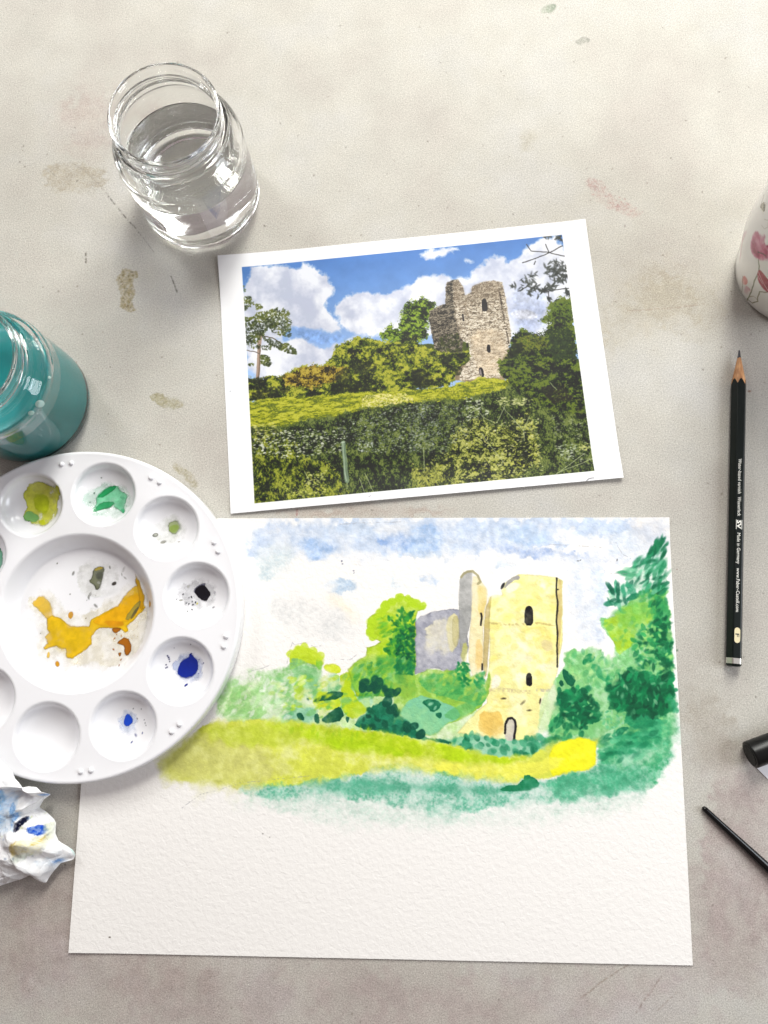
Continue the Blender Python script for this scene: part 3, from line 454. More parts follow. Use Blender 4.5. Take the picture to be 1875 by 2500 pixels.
PRINT = [
('g',[(14.4,141.1),(197.2,142.9),(197.2,5.2),(13.2,4.4)],(70,122,194),(156,186,230),0.45),
('c',[(13.7,141.4),(38.7,140.4),(42.7,137),(47.7,137.7),(49.9,139.9),(54,138.2),(58,134.8),(62,131.4),(64.4,125.9),(65.8,121.3),(61.7,118),(58.4,112.4),(63.1,109),(66,102.1),(68.1,97.9),(62.1,96.6),(56.1,99.4),(45.8,101.9),(38.9,102.5),(34.3,97.1),(11,78.4)],1),
('c',[(11.5,75.5),(16,92.4),(36.3,95.5),(44,96.2),(50.7,92.6),(55.9,87.8),(63,90),(71.6,93.5),(81.2,92.6),(79.4,71.8),(56,71.2)],2),
('c',[(65,111.7),(67,114.5),(72.1,117.7),(77.9,119.3),(86.9,118.5),(93,116.4),(100.2,118.6),(106,121),(111.7,122.7),(115.3,123.8),(119.8,126.3),(127.3,124.1),(123.7,89.1),(96.3,91.8),(77.1,93.7),(69.2,98.1),(66.2,104.3)],3),
('c',[(108.3,121.7),(115.4,126.1),(123.6,126.1),(128.6,124.8),(132.9,122.4),(140.3,122.9),(141.6,121.1),(145.9,127),(153.1,131.9),(157.1,133.9),(162.9,132.5),(163.9,128.4),(173.4,133.8),(177.8,139.7),(184.7,141.5),(197.7,144.2),(201,77.3),(160.3,84.3),(121,100.5),(107.2,109.6)],4),
('c',[(116.1,140.4),(125.2,141.9),(139.3,141.6),(134.5,138.5),(124.5,135.5),(117.9,136.2)],5),
('c',[(140.9,132.3),(143.7,133.6),(145.8,132.2),(141.9,130.8)],6),
('w',[(163.8,115),(181,110.2),(183.7,102.1),(179.8,94.7),(182.5,86.7),(163,88.6)],(172,186,222),0.55,5,3,0,0.6,-1),
('w',[(163.5,99.4),(172.4,100.1),(179.9,95.5),(171.7,94),(163.9,96.3)],(226,228,238),0.8,2,1.2,0,0.5,-1),
('w',[(40.3,102.4),(48.5,100.5),(58,97),(66.2,95.5),(70.2,94.4),(57.4,89.8),(50.7,93.4),(44.1,96.9)],(125,162,220),0.7,3,2,0,0.5,-1),
('l',[(19.2,75.1),(20.2,84.7),(21.2,93.3),(22.4,100.5)],2,(165,140,120),0.95,0),
('l',[(19.7,75),(20.8,84.7),(21.7,93.3)],0.8,(110,90,75),0.8,0),
('l',[(21,89),(18,90.7),(14.2,91.8)],0.5,(90,80,70),0.9,0),
('l',[(22.7,99.7),(28.8,97.7),(36.8,91.8)],0.6,(80,70,50),0.9,0),
('s',[(14,110.9),(20.6,110.6),(29.5,107.9),(32.1,105.4),(25.6,102.4),(21.1,96.2),(16.2,95.3),(13.3,97)],520,0.7,1.9,0.55,0,180,[(50,62,22),(72,84,26),(35,45,18),(96,104,32),(60,74,24)],0.92),
('s',[(20.4,113.2),(25.7,113.4),(31.3,114.3),(34.1,114.8),(39.2,112.1),(40.1,104.6),(38.9,97.4),(34.4,98.6),(29.1,101.3),(26.7,108.1),(21.3,110.1)],420,0.7,1.9,0.55,0,180,[(50,62,22),(72,84,26),(35,45,18),(96,104,32),(60,74,24)],0.92),
('s',[(23.3,98.9),(30.1,95.4),(36.9,93.3),(42.1,88.4),(40.6,86.7),(33.9,89.9),(27.2,94.2)],200,0.7,1.9,0.55,0,180,[(50,62,22),(72,84,26),(35,45,18),(96,104,32),(60,74,24)],0.92),
('s',[(13.7,123.5),(18.5,123),(19.7,118.4),(13.9,115.3)],90,0.7,1.9,0.55,0,180,[(50,62,22),(72,84,26),(35,45,18),(96,104,32),(60,74,24)],0.92),
('s',[(20.7,118.3),(23.8,118),(24.4,115.7),(20.9,115.3)],35,0.7,1.9,0.55,0,180,[(50,62,22),(72,84,26),(35,45,18),(96,104,32),(60,74,24)],0.92),
('s',[(22,88.2),(26.7,87),(27,81.2),(23,82.3),(21.4,84.6)],120,0.7,1.9,0.55,0,180,[(50,62,22),(72,84,26),(35,45,18),(96,104,32),(60,74,24)],0.92),
('s',[(14.1,96.2),(18.9,94.3),(27.8,92.7),(27,90.6),(16,93.1)],50,0.7,1.9,0.55,0,180,[(50,62,22),(72,84,26),(35,45,18),(96,104,32),(60,74,24)],0.92),
('s',[(14.1,83.9),(17.5,83.2),(16,81.9)],15,0.7,1.9,0.55,0,180,[(50,62,22),(72,84,26),(35,45,18),(96,104,32),(60,74,24)],0.92),
('s',[(15.9,125.5),(14,129.4),(14.8,130.1)],6,0.7,1.9,0.55,0,180,[(50,62,22),(72,84,26),(35,45,18),(96,104,32),(60,74,24)],0.92),
('f',[(101.8,105.9),(105,110),(112.1,112.3),(114.1,112.9),(121.2,109),(121.7,106.7),(118.5,104.6),(117.3,99.3),(114.8,88.7),(105,86.6),(97.4,88.1),(90,91),(89.6,93.9),(94.2,98.6),(99.4,95.2)],[(14,22,6),(36,52,10),(66,92,14),(100,130,24),(140,164,44)],4,1,1.5,(2.6,1.6,1.6),3,0.25),
('s',[(101.8,105.9),(105,110),(112.1,112.3),(114.1,112.9),(121.2,109),(121.7,106.7),(118.5,104.6),(117.3,99.3),(114.8,88.7),(105,86.6),(97.4,88.1),(90,91),(89.6,93.9),(94.2,98.6),(99.4,95.2)],260,0.5,1.5,0.6,0,180,[(92,122,22),(56,80,14),(26,40,8),(122,148,36),(70,96,18)],0.92),
('w',[(105,86.6),(119.5,85.2),(139.9,84.7),(139,75.7),(134,70.1),(133.1,61.8),(102.8,63.2)],(60,72,16),1,0.5,1,0,0.5,-1),
('w',[(127.9,66.9),(134.3,72.3),(141.9,75.4),(158.1,77.6),(162.9,81),(160.4,59.2),(127.3,61.6)],(150,132,104),1,0.5,1,0,0.5,-1),
('f',[(128.3,117.7),(129.4,120.8),(132.8,121.9),(135.7,121.6),(137.9,117.6),(138.4,112),(139.3,106.5),(133.4,78.5),(122.7,79.9),(118.5,82.6),(117.3,99.3),(117.9,104.7),(122.4,107),(127.4,108.4)],[(28,25,21),(58,51,42),(88,80,68),(122,112,96),(154,144,124)],3,0.6,0.35,(1.2,1.2,1.8),13,0),
('f',[(131.7,107.2),(132.5,120.5),(135.7,121.3),(137.9,117.6),(138.8,112.1),(142.2,113.2),(143.4,117),(149.5,119.2),(155.5,119.4),(160.1,117.7),(161.2,108.2),(161.8,90.3),(161.7,84.9),(158.7,76.8),(155,72.6),(152.9,62.5),(142,63.1),(130.3,62.7),(132.4,68.7),(137.4,74.3),(137.6,83.4),(133.2,86.6),(132.1,99.4)],[(92,80,66),(144,130,110),(184,170,148),(212,200,178),(234,226,208)],2.6,0.45,0.35,(0.8,1.2,2),14,-0.55),
('w',[(132.7,120.5),(135.7,121.3),(137.9,117.6),(138.8,112.1),(142.2,113.2),(143.4,117),(149.5,119.2),(155.5,119.4),(160.1,117.7),(160.6,109.1),(139.3,106.5),(132.2,105.6)],(128,112,90),0.35,2,1,0,0.4,-1),
('w',[(139.9,90.9),(156.7,90.8),(158.5,77.6),(152.9,63.7),(142.1,64),(139,75.7)],(206,184,152),0.5,3,1,0,0.5,-1),
('s',[(132.2,105.6),(138.8,112),(160.1,117.7),(161.8,90.3),(158.7,76.8),(153,62.9),(131.9,63.4),(137.4,74.3),(137.6,83.4),(133.2,86.6)],420,0.5,1.3,0.42,-10,10,[(140,118,90),(216,198,168),(112,92,68),(200,180,148),(74,58,42),(226,210,184)],0.6),
('s',[(128.8,118.5),(132.7,121.2),(132.4,107.2),(133.6,86.9),(129.3,80.4),(119.4,83.7),(118.4,103.9),(127.4,108.4)],90,0.6,1.6,0.45,-15,10,[(70,62,48),(120,108,86),(50,44,34)],0.6),
('s',[(119.2,82.2),(123.6,89.4),(132.5,90.1),(132.8,79.3),(123.3,79.5)],160,0.8,2,0.6,0,180,[(40,48,18),(30,34,14),(64,72,24)],0.85),
('w',[(147.2,102.4),(147.6,108),(149.2,109.4),(150.5,107.7),(150.5,101.5),(147.6,101.6)],(22,18,20),0.96,0.12,0.15,0,0.5,-1),
('l',[(146.9,102.2),(147.3,108.4),(149.2,109.8)],0.4,(225,210,185),0.6,0),
('w',[(147.3,77.4),(147.6,81.7),(148.8,82.1),(149.6,81.1),(149.4,76.9)],(22,18,20),0.96,0.12,0.15,0,0.5,-1),
('w',[(141.5,68.4),(143,69.5),(144.2,67.9),(144.4,63.6),(142,63.5)],(22,18,20),0.96,0.12,0.15,0,0.5,-1),
('w',[(141.8,67.8),(143,68.3),(143.2,63.7),(142.1,63.7)],(130,120,118),0.9,0.12,0.1,0,0.5,-1),
('l',[(157.7,118.1),(158.4,106.1),(159,92.1),(160.1,78.8)],0.75,(58,46,36),0.85,1),
('l',[(136.2,100.9),(136.3,97.3)],0.9,(22,18,20),0.9,0),
('l',[(136.9,83.5),(136.8,81.6)],0.8,(22,18,20),0.9,0),
('l',[(138.1,101.9),(147.6,101.1)],0.5,(110,95,75),0.6,1),
('l',[(150.5,101.3),(160.4,100.9)],0.5,(110,95,75),0.6,1),
('l',[(138.4,76.9),(147.1,76.5),(158,76.9)],0.5,(130,112,88),0.6,1),
('l',[(131.9,105.6),(132.1,99.4),(133.2,86.6)],0.5,(110,95,75),0.5,0),
('l',[(138.7,111.2),(138.5,98.8),(139.5,87.1),(138.8,77.2)],0.5,(150,132,104),0.5,1),
('w',[(12.4,67.9),(55.5,66.8),(116.6,64.6),(102.5,59.8),(124.6,59.6),(141.8,61.8),(159.7,60),(162.3,66.7),(203.1,62.8),(200.4,3.5),(190.7,0.8),(97,1.4),(92.2,-0.4),(9.8,1.6)],(60,72,16),1,0.5,1,0,0.5,-1),
('f',[(12.5,76.1),(23.9,74.3),(33.3,75.6),(39.2,78.8),(45,79),(53.6,79.6),(42.8,79.3),(51.7,78.8),(59.5,81.6),(62.5,84.2),(63.6,89.2),(68.6,90.9),(75,93.5),(81.9,92.5),(88.5,89.7),(97.5,89.2),(105.9,90.9),(110.1,91.2),(109.6,88.5),(114.2,83.4),(121.2,80.4),(131.3,78.7),(137.2,79.6),(137.9,75.8),(130.4,70.4),(128.1,62.3),(128.8,63.8),(124.7,60.3),(110.7,60),(107.2,62),(102.5,60),(104.8,59.4),(76.5,61.1),(55.1,61.3),(35.2,61.3),(11.6,61)],[(12,18,4),(30,42,8),(56,74,10),(88,104,14),(126,136,22),(172,172,52)],6.5,1,1.3,(2.3,1.5,1.5),5,0.1),
('s',[(12.5,76.1),(23.9,74.3),(33.3,75.6),(39.2,78.8),(45,79),(53.6,79.6),(42.8,79.3),(51.7,78.8),(59.5,81.6),(62.5,84.2),(63.6,89.2),(68.6,90.9),(75,93.5),(81.9,92.5),(88.5,89.7),(97.5,89.2),(105.9,90.9),(110.1,91.2),(109.6,88.5),(114.2,83.4),(121.2,80.4),(131.3,78.7),(137.2,79.6),(137.9,75.8),(130.4,70.4),(128.1,62.3),(128.8,63.8),(124.7,60.3),(110.7,60),(107.2,62),(102.5,60),(104.8,59.4),(76.5,61.1),(55.1,61.3),(35.2,61.3),(11.6,61)],1500,0.45,1.2,0.6,0,180,[(150,156,34),(122,132,20),(176,174,56)],0.5),
('f',[(32.5,74.2),(45,78.6),(58.6,78.4),(69.8,75.8),(60.7,68.5),(48.3,66),(34.3,69.6)],[(30,24,8),(80,66,14),(126,104,22),(158,134,32),(184,164,60)],4,1,1.5,(2.6,1.6,1.6),6,0.1),
('s',[(33.2,75.2),(45,79),(58.6,78.4),(69.1,75.9),(59.9,67.8),(48.3,65.2),(34.3,69.6)],160,0.6,1.3,0.6,0,180,[(146,118,28),(160,134,34),(118,100,24),(80,74,18)],0.7),
('s',[(61,72.2),(67.7,76),(71.1,74.2),(70.7,69),(65.4,65.1)],170,0.8,2.2,0.6,0,180,[(22,28,8),(34,40,12),(14,18,6)],0.55),
('s',[(105.2,70.9),(112.4,65),(116.4,62.4),(109.1,59.8),(103.9,65.1)],160,0.8,2.2,0.6,0,180,[(22,28,8),(34,40,12),(14,18,6)],0.55),
('s',[(70.5,66.1),(80.3,64.4),(83.6,61.1),(62.4,62.8),(56.7,63.7)],190,0.8,2.2,0.6,0,180,[(22,28,8),(34,40,12),(14,18,6)],0.55),
('s',[(13.7,65.6),(25,69.7),(37,66.7),(26.7,63.6),(16,62.4)],230,0.8,2.2,0.6,0,180,[(22,28,8),(34,40,12),(14,18,6)],0.55),
('s',[(14.2,75.2),(24.6,74.6),(23,72.5),(15.2,72.9)],60,0.8,2.2,0.6,0,180,[(22,28,8),(34,40,12),(14,18,6)],0.55),
('s',[(105.7,70.5),(110.8,70.8),(120.3,63.8),(117.2,61.8),(107.2,62.8)],150,0.8,2.2,0.6,0,180,[(22,28,8),(34,40,12),(14,18,6)],0.55),
('s',[(121.7,78.1),(128.3,78.2),(125.7,73.9),(122,73.5)],60,0.8,2.2,0.6,0,180,[(22,28,8),(34,40,12),(14,18,6)],0.55),
('s',[(72.3,76.8),(80.8,80.3),(86,76.2),(82.7,70),(73.3,72.4)],190,0.8,2.2,0.6,0,180,[(22,28,8),(34,40,12),(14,18,6)],0.55),
('s',[(129.7,70.5),(132.7,70.9),(131.5,66.5),(128.5,66)],40,0.8,2.2,0.6,0,180,[(22,28,8),(34,40,12),(14,18,6)],0.55),
('s',[(64.1,86.3),(73.2,88.3),(84.7,85.7),(98.7,87.2),(109.3,83.3),(108,76.2),(90.8,76.4),(86.5,81.9),(70.6,81.3)],160,0.6,1.4,0.6,0,180,[(150,152,30),(170,166,44),(128,134,26)],0.75),
('s',[(84.7,74.4),(99.1,74.5),(101.3,68.3),(91.1,65.6),(82.8,68.6)],70,0.6,1.4,0.6,0,180,[(150,152,30),(170,166,44),(128,134,26)],0.75),
('s',[(104.7,83.6),(112.7,82.8),(121,78.2),(118.2,71.6),(103.8,73)],90,0.6,1.4,0.6,0,180,[(150,152,30),(170,166,44),(128,134,26)],0.75),
('f',[(11.6,61.5),(35.2,62.4),(55.1,61.5),(76.5,61.1),(104.8,59.7),(116.1,59.3),(124.7,60.3),(142,62.9),(159.8,60.8),(156.6,55.7),(138.7,53.2),(123.8,51.6),(101.9,52.9),(89.9,52.3),(75.6,50.7),(57.7,48.7),(47,48.1),(34.1,45.3),(10.7,46)],[(84,98,12),(120,130,12),(148,154,14),(168,170,24),(188,188,56)],6,0.5,0.8,(1.3,1.2,1.4),15,0.1),
('s',[(13.4,61.2),(55.1,61.3),(104.8,59.4),(115.8,56.5),(89.9,52.4),(57.7,48.9),(34.1,46),(13.6,47.2)],120,0.8,2,0.25,70,110,[(172,170,34),(126,134,18),(186,182,50),(104,116,16)],0.4),
('s',[(124.6,59.6),(141.9,62.5),(159.4,60.4),(155.9,55.8),(123.9,52),(101.9,53.3)],340,0.7,1.8,0.35,60,110,[(186,180,60),(150,150,30),(120,126,30),(206,200,100)],0.6),
('f',[(13.2,46.9),(34.1,46.1),(47,48.3),(57.7,48.9),(75.6,50.8),(89.9,52.4),(101.9,53.2),(123.8,51.8),(138.7,53.5),(156.7,56.1),(159.9,61.6),(151.9,66.2),(175.6,54.7),(200.5,53.8),(201,2.7),(190.7,0.8),(97,1.4),(92.2,-0.4),(10.1,1.6)],[(12,16,7),(26,36,13),(46,62,20),(72,90,30),(110,122,56)],5,1.4,1.8,(1.5,1.4,1.9),9,0.05),
('s',[(13.2,46.9),(34.1,46.1),(47,48.3),(57.7,48.9),(75.6,50.8),(89.9,52.4),(101.9,53.2),(123.8,51.8),(138.7,53.5),(156.7,56.1),(159.9,61.6),(151.9,66.2),(175.6,54.7),(200.5,53.8),(201,2.7),(190.7,0.8),(97,1.4),(92.2,-0.4),(10.1,1.6)],1500,0.7,2.4,0.28,60,120,[(16,22,9),(58,70,24),(84,96,32),(28,38,14),(46,56,24),(12,16,8)],0.75),
('f',[(12.1,45.9),(27,45.9),(36.3,36.3),(41.3,27.2),(56.3,21.5),(62.2,8.1),(61.8,2.4),(10.9,2.2)],[(12,18,5),(34,48,9),(64,80,12),(98,110,18),(150,156,50)],5,1.4,2.5,(2.2,1.6,1.8),10,-0.1),
('s',[(12.1,45.9),(27,45.9),(36.3,36.3),(41.3,27.2),(56.3,21.5),(62.2,8.1),(61.8,2.4),(10.9,2.2)],600,0.8,2.4,0.35,50,140,[(136,142,26),(100,112,20),(54,64,14),(164,164,46),(28,34,8)],0.85),
('f',[(124.2,33.8),(137.4,40.8),(151.3,34.2),(166.7,41.1),(168.9,23.5),(169.1,13.1),(152.2,4.3),(119.1,5.2),(101.7,5.3),(99.8,15.1),(119.4,22.2)],[(12,17,6),(34,44,10),(64,76,16),(104,112,30),(170,172,88)],4,1,2.5,(2.4,1.6,1.8),11,0),
('s',[(124.2,33.8),(137.4,40.8),(151.3,34.2),(166.7,41.1),(168.9,23.5),(169.1,13.1),(152.2,4.3),(119.1,5.2),(101.7,5.3),(99.8,15.1),(119.4,22.2)],700,0.7,2,0.45,0,180,[(156,158,36),(190,190,74),(100,108,24),(44,52,14),(206,204,120),(30,38,12)],0.8),
('s',[(99.8,15.1),(112.9,15.4),(119.3,7.4),(110.3,4.5),(98.8,4.9)],260,0.8,2.4,0.3,50,130,[(170,172,76),(140,142,50)],0.8),
('f',[(161.6,85.7),(167.4,89),(175.1,85.9),(180.8,84.6),(179.7,87.8),(184.4,90.4),(178.1,92.6),(183.5,95.1),(184.7,102),(188.4,105.1),(198,105.3),(196.5,53.8),(160.1,57.3),(152.5,66.7),(157.7,73.8),(160.7,81.2)],[(8,12,5),(20,30,10),(40,56,14),(66,86,20),(98,114,28)],5.5,1,1.6,(2.2,1.5,1.5),8,0.5),
('s',[(161.6,85.7),(167.4,89),(175.1,85.9),(180.8,84.6),(179.7,87.8),(184.4,90.4),(178.1,92.6),(183.5,95.1),(184.7,102),(188.4,105.1),(198,105.3),(196.5,53.8),(160.1,57.3),(152.5,66.7),(157.7,73.8),(160.7,81.2)],500,0.6,1.6,0.55,0,180,[(32,48,10),(68,90,18),(16,24,6),(48,68,14),(98,116,24),(22,32,8)],0.9),
('s',[(186.7,103.3),(197,103.1),(196.6,94.6),(184.9,94.2)],220,0.7,1.6,0.5,0,180,[(100,122,30),(82,108,26)],0.7),
('s',[(163.2,84),(175,85.2),(182,82.2),(179.8,76.3),(166.7,76)],360,0.7,1.5,0.55,0,180,[(124,126,32),(104,112,28),(78,90,24)],0.8),
('s',[(161.4,81.1),(167.2,80.6),(166.7,76),(162.1,74.2),(153.3,67.4),(159.3,75.2)],170,0.8,2,0.6,0,180,[(30,38,14),(22,28,10)],0.85),
('s',[(183.2,86.7),(194.2,87.1),(196.2,62.5),(186,62),(182.5,74.5)],700,0.8,2,0.6,0,180,[(22,34,14),(30,46,16),(44,62,22)],0.8),
('f',[(152.6,72.3),(199.4,67.8),(199.7,42.5),(198.8,35),(174.3,43.4),(164.5,53.4),(159.4,60.8)],[(8,12,5),(20,30,10),(40,56,14),(66,86,20),(98,114,28)],4.5,1,1.5,(2.6,1.6,1.6),12,0.1),
('s',[(154.1,72.1),(197.2,68),(198.3,42.6),(197.3,35.1),(174.3,44.1),(164.5,54.2),(159.4,60.8)],260,0.8,1.8,0.5,0,180,[(40,54,20),(70,82,28),(26,34,14),(104,108,40),(54,66,24)],0.85),
('s',[(174.2,54.8),(186.5,53.6),(190.7,46.4),(180.2,44.3)],220,0.8,2.2,0.5,0,180,[(24,22,16),(34,28,20)],0.8),
('s',[(75.5,58.2),(83.5,59.5),(100.4,57.9),(104.3,54),(89.9,52.4),(76.4,52.1)],520,0.5,1.2,0.6,-10,10,[(226,216,150),(206,196,110),(240,232,176)],0.85),
('s',[(14.8,44.2),(46.6,42.6),(64.8,39.4),(63.8,27.9),(31.5,28.1),(14.7,31.1)],330,0.7,1.8,0.5,-20,20,[(208,212,190),(180,186,160),(226,228,212)],0.92),
('s',[(59.5,45),(75.3,47.2),(104.1,51.8),(115.2,50.7),(112.7,24.8),(73.6,27),(67.2,34.9)],560,0.6,1.5,0.55,-30,30,[(172,180,164),(158,164,148),(100,110,100)],0.85),
('s',[(14.4,48.6),(27.2,49.6),(26.7,41.6),(15.2,38.3)],60,0.8,2.4,0.3,-15,10,[(210,206,130)],0.75),
('s',[(101.7,51.1),(134.5,48.7),(131.3,31.6),(117.2,22.4),(99.3,25.6)],560,0.5,1.2,0.55,-30,30,[(140,150,136),(156,164,148),(86,98,88)],0.85),
('s',[(132.8,52.7),(140,51.2),(144.9,42.4),(132.1,39.8)],70,0.8,1.8,0.5,-20,20,[(214,218,196)],0.85),
('s',[(148.8,51.1),(169,48.4),(167.2,45.6),(152.5,45.4)],110,0.6,1.6,0.5,-20,20,[(196,198,130),(214,214,160)],0.8),
('s',[(125.2,36.7),(172.1,37.5),(169.5,4.2),(137.9,5.7)],300,0.6,1.6,0.5,-20,20,[(214,214,150),(226,226,180),(190,190,100)],0.8),
('s',[(178.1,39.2),(199,31.2),(197.5,9),(177.7,12.3)],170,0.6,1.8,0.5,-20,20,[(150,158,120),(176,182,150)],0.7),
('s',[(179.5,21),(190.5,21.5),(186.5,13),(180.8,13.5)],60,0.7,1.7,0.5,-20,20,[(200,208,180)],0.8),
('s',[(190.4,20.8),(197.6,20.8),(198,17.8),(191.3,17)],30,0.8,1.8,0.5,-20,20,[(210,210,130)],0.8),
('s',[(43.5,19.1),(53.3,18.9),(51.4,11.9),(40,10.1)],60,0.6,1.6,0.5,-20,20,[(214,214,140)],0.8),
('s',[(29,12.6),(51.3,11.2),(52.3,6.1),(31.3,5.3)],110,0.6,1.6,0.5,-20,20,[(196,198,96),(214,212,130)],0.75),
('s',[(71.3,33),(79.7,32.2),(79.3,27.2),(72.3,27.9)],26,0.8,1.8,0.5,0,180,[(190,196,190)],0.8),
('l',[(63,18),(64.3,12.1),(63.6,7.9)],0.4,(176,184,140),0.75,0),
('l',[(70.7,13),(72.8,5)],0.4,(176,184,140),0.75,0),
('l',[(74,15.5),(77.7,4.9)],0.4,(176,184,140),0.75,0),
('l',[(41.7,19.2),(43.8,14)],0.4,(176,184,140),0.75,0),
('l',[(136.6,47.7),(141.7,40.4),(147.2,36.9)],0.4,(176,184,140),0.75,0),
('l',[(154.1,46.8),(148.3,37.1)],0.4,(176,184,140),0.75,0),
('l',[(152.5,45.4),(161.9,31.7)],0.4,(176,184,140),0.75,0),
('l',[(166.4,38.8),(162.7,32.4),(161.9,25.7)],0.4,(176,184,140),0.75,0),
('l',[(193.3,15.3),(181.5,8.2),(175.3,4.4)],0.4,(176,184,140),0.75,0),
('l',[(197.2,12),(176.9,5.7)],0.4,(176,184,140),0.75,0),
('l',[(107.1,27.1),(106.2,13.8)],0.4,(176,184,140),0.75,0),
('l',[(139.3,31.6),(149.1,15)],0.4,(176,184,140),0.75,0),
('l',[(179.6,57),(182.7,52.5)],0.4,(176,184,140),0.75,0),
('l',[(63.6,33.7),(63.7,22.2),(64,12.2)],2.4,(118,140,112),0.85,0),
('l',[(63.3,33.8),(63.2,22.2),(63.6,12.2)],0.5,(176,190,166),0.8,0),
('b',[(63.5,34)],2,0.5,0,(190,204,180),0.95),
('l',[(176.6,139.1),(178.7,134.9),(188.2,133.1),(196.7,129.9)],0.55,(52,50,50),0.9,0),
('l',[(173.1,128.3),(180.4,129.9),(187.4,132.4),(196.7,136.2)],0.55,(52,50,50),0.9,0),
('l',[(187.3,138),(188.6,133.1)],0.55,(52,50,50),0.9,0),
('l',[(176.1,113),(184.6,110),(197.2,110.5)],0.55,(52,50,50),0.9,0),
('l',[(180.2,128.4),(179.2,126.5)],0.55,(52,50,50),0.9,0),
('l',[(185.3,109.7),(185.1,105.1)],0.55,(52,50,50),0.9,0),
('l',[(168.6,111.4),(174.1,114),(178.2,112)],0.55,(52,50,50),0.9,0),
('l',[(192.8,140.6),(196.7,141.8)],0.55,(52,50,50),0.9,0),
('s',[(184.2,124.8),(191.3,128),(197.3,129),(196.8,113.3),(190.9,113.5),(186.4,118.3)],90,2,4.2,0.32,0,180,[(44,50,44),(58,62,56),(34,38,36)],0.92),
('s',[(164.9,114.9),(174.8,120.2),(180.1,121.6),(180.1,118.5),(177.2,115.2),(174.1,114),(168.5,110.6)],34,2,4.2,0.32,0,180,[(44,50,44),(58,62,56),(34,38,36)],0.92),
('s',[(176.2,113.8),(187.3,113.8),(190.8,112.3),(187.5,109.5),(178,110.1)],34,2,4.2,0.32,0,180,[(44,50,44),(58,62,56),(34,38,36)],0.92),
('s',[(173.9,112.4),(176.4,112.2),(175.6,108.3),(173.8,108.9)],8,2,4.2,0.32,0,180,[(44,50,44),(58,62,56),(34,38,36)],0.92),
('s',[(177,105.1),(180.9,109.4),(181.1,108.6)],4,2,4.2,0.32,0,180,[(44,50,44),(58,62,56),(34,38,36)],0.92),
('s',[(184.6,106.7),(186,106.5),(185.4,104.3)],4,2,4.2,0.32,0,180,[(44,50,44),(58,62,56),(34,38,36)],0.92),
('s',[(192.9,141.4),(197.2,142.6),(196.9,139),(194.1,138.5)],10,2,4.2,0.32,0,180,[(44,50,44),(58,62,56),(34,38,36)],0.92),
('s',[(186.4,142.9),(190.1,142.7),(189.3,141.8)],6,2,4.2,0.32,0,180,[(44,50,44),(58,62,56),(34,38,36)],0.92),
('s',[(194.9,109.6),(197.4,109.3),(196.9,105.5),(195.2,106.4)],12,2,4.2,0.32,0,180,[(44,50,44),(58,62,56),(34,38,36)],0.92),
('x',[(14.4,141.1),(197.2,142.9),(197.2,5.2),(13.2,4.4)]),
('l',[(192.4,0.2),(193.6,1.1),(196.2,1.3)],0.5,(110,110,115),0.8,0),
('l',[(75,2.3),(76.1,2.9)],0.35,(150,150,160),0.7,0),
('b',[(3.5,68.8)],0.8,0.8,0,(170,175,185),0.95),
('b',[(202.4,2.3)],0.8,0.5,0,(180,180,190),0.95)]
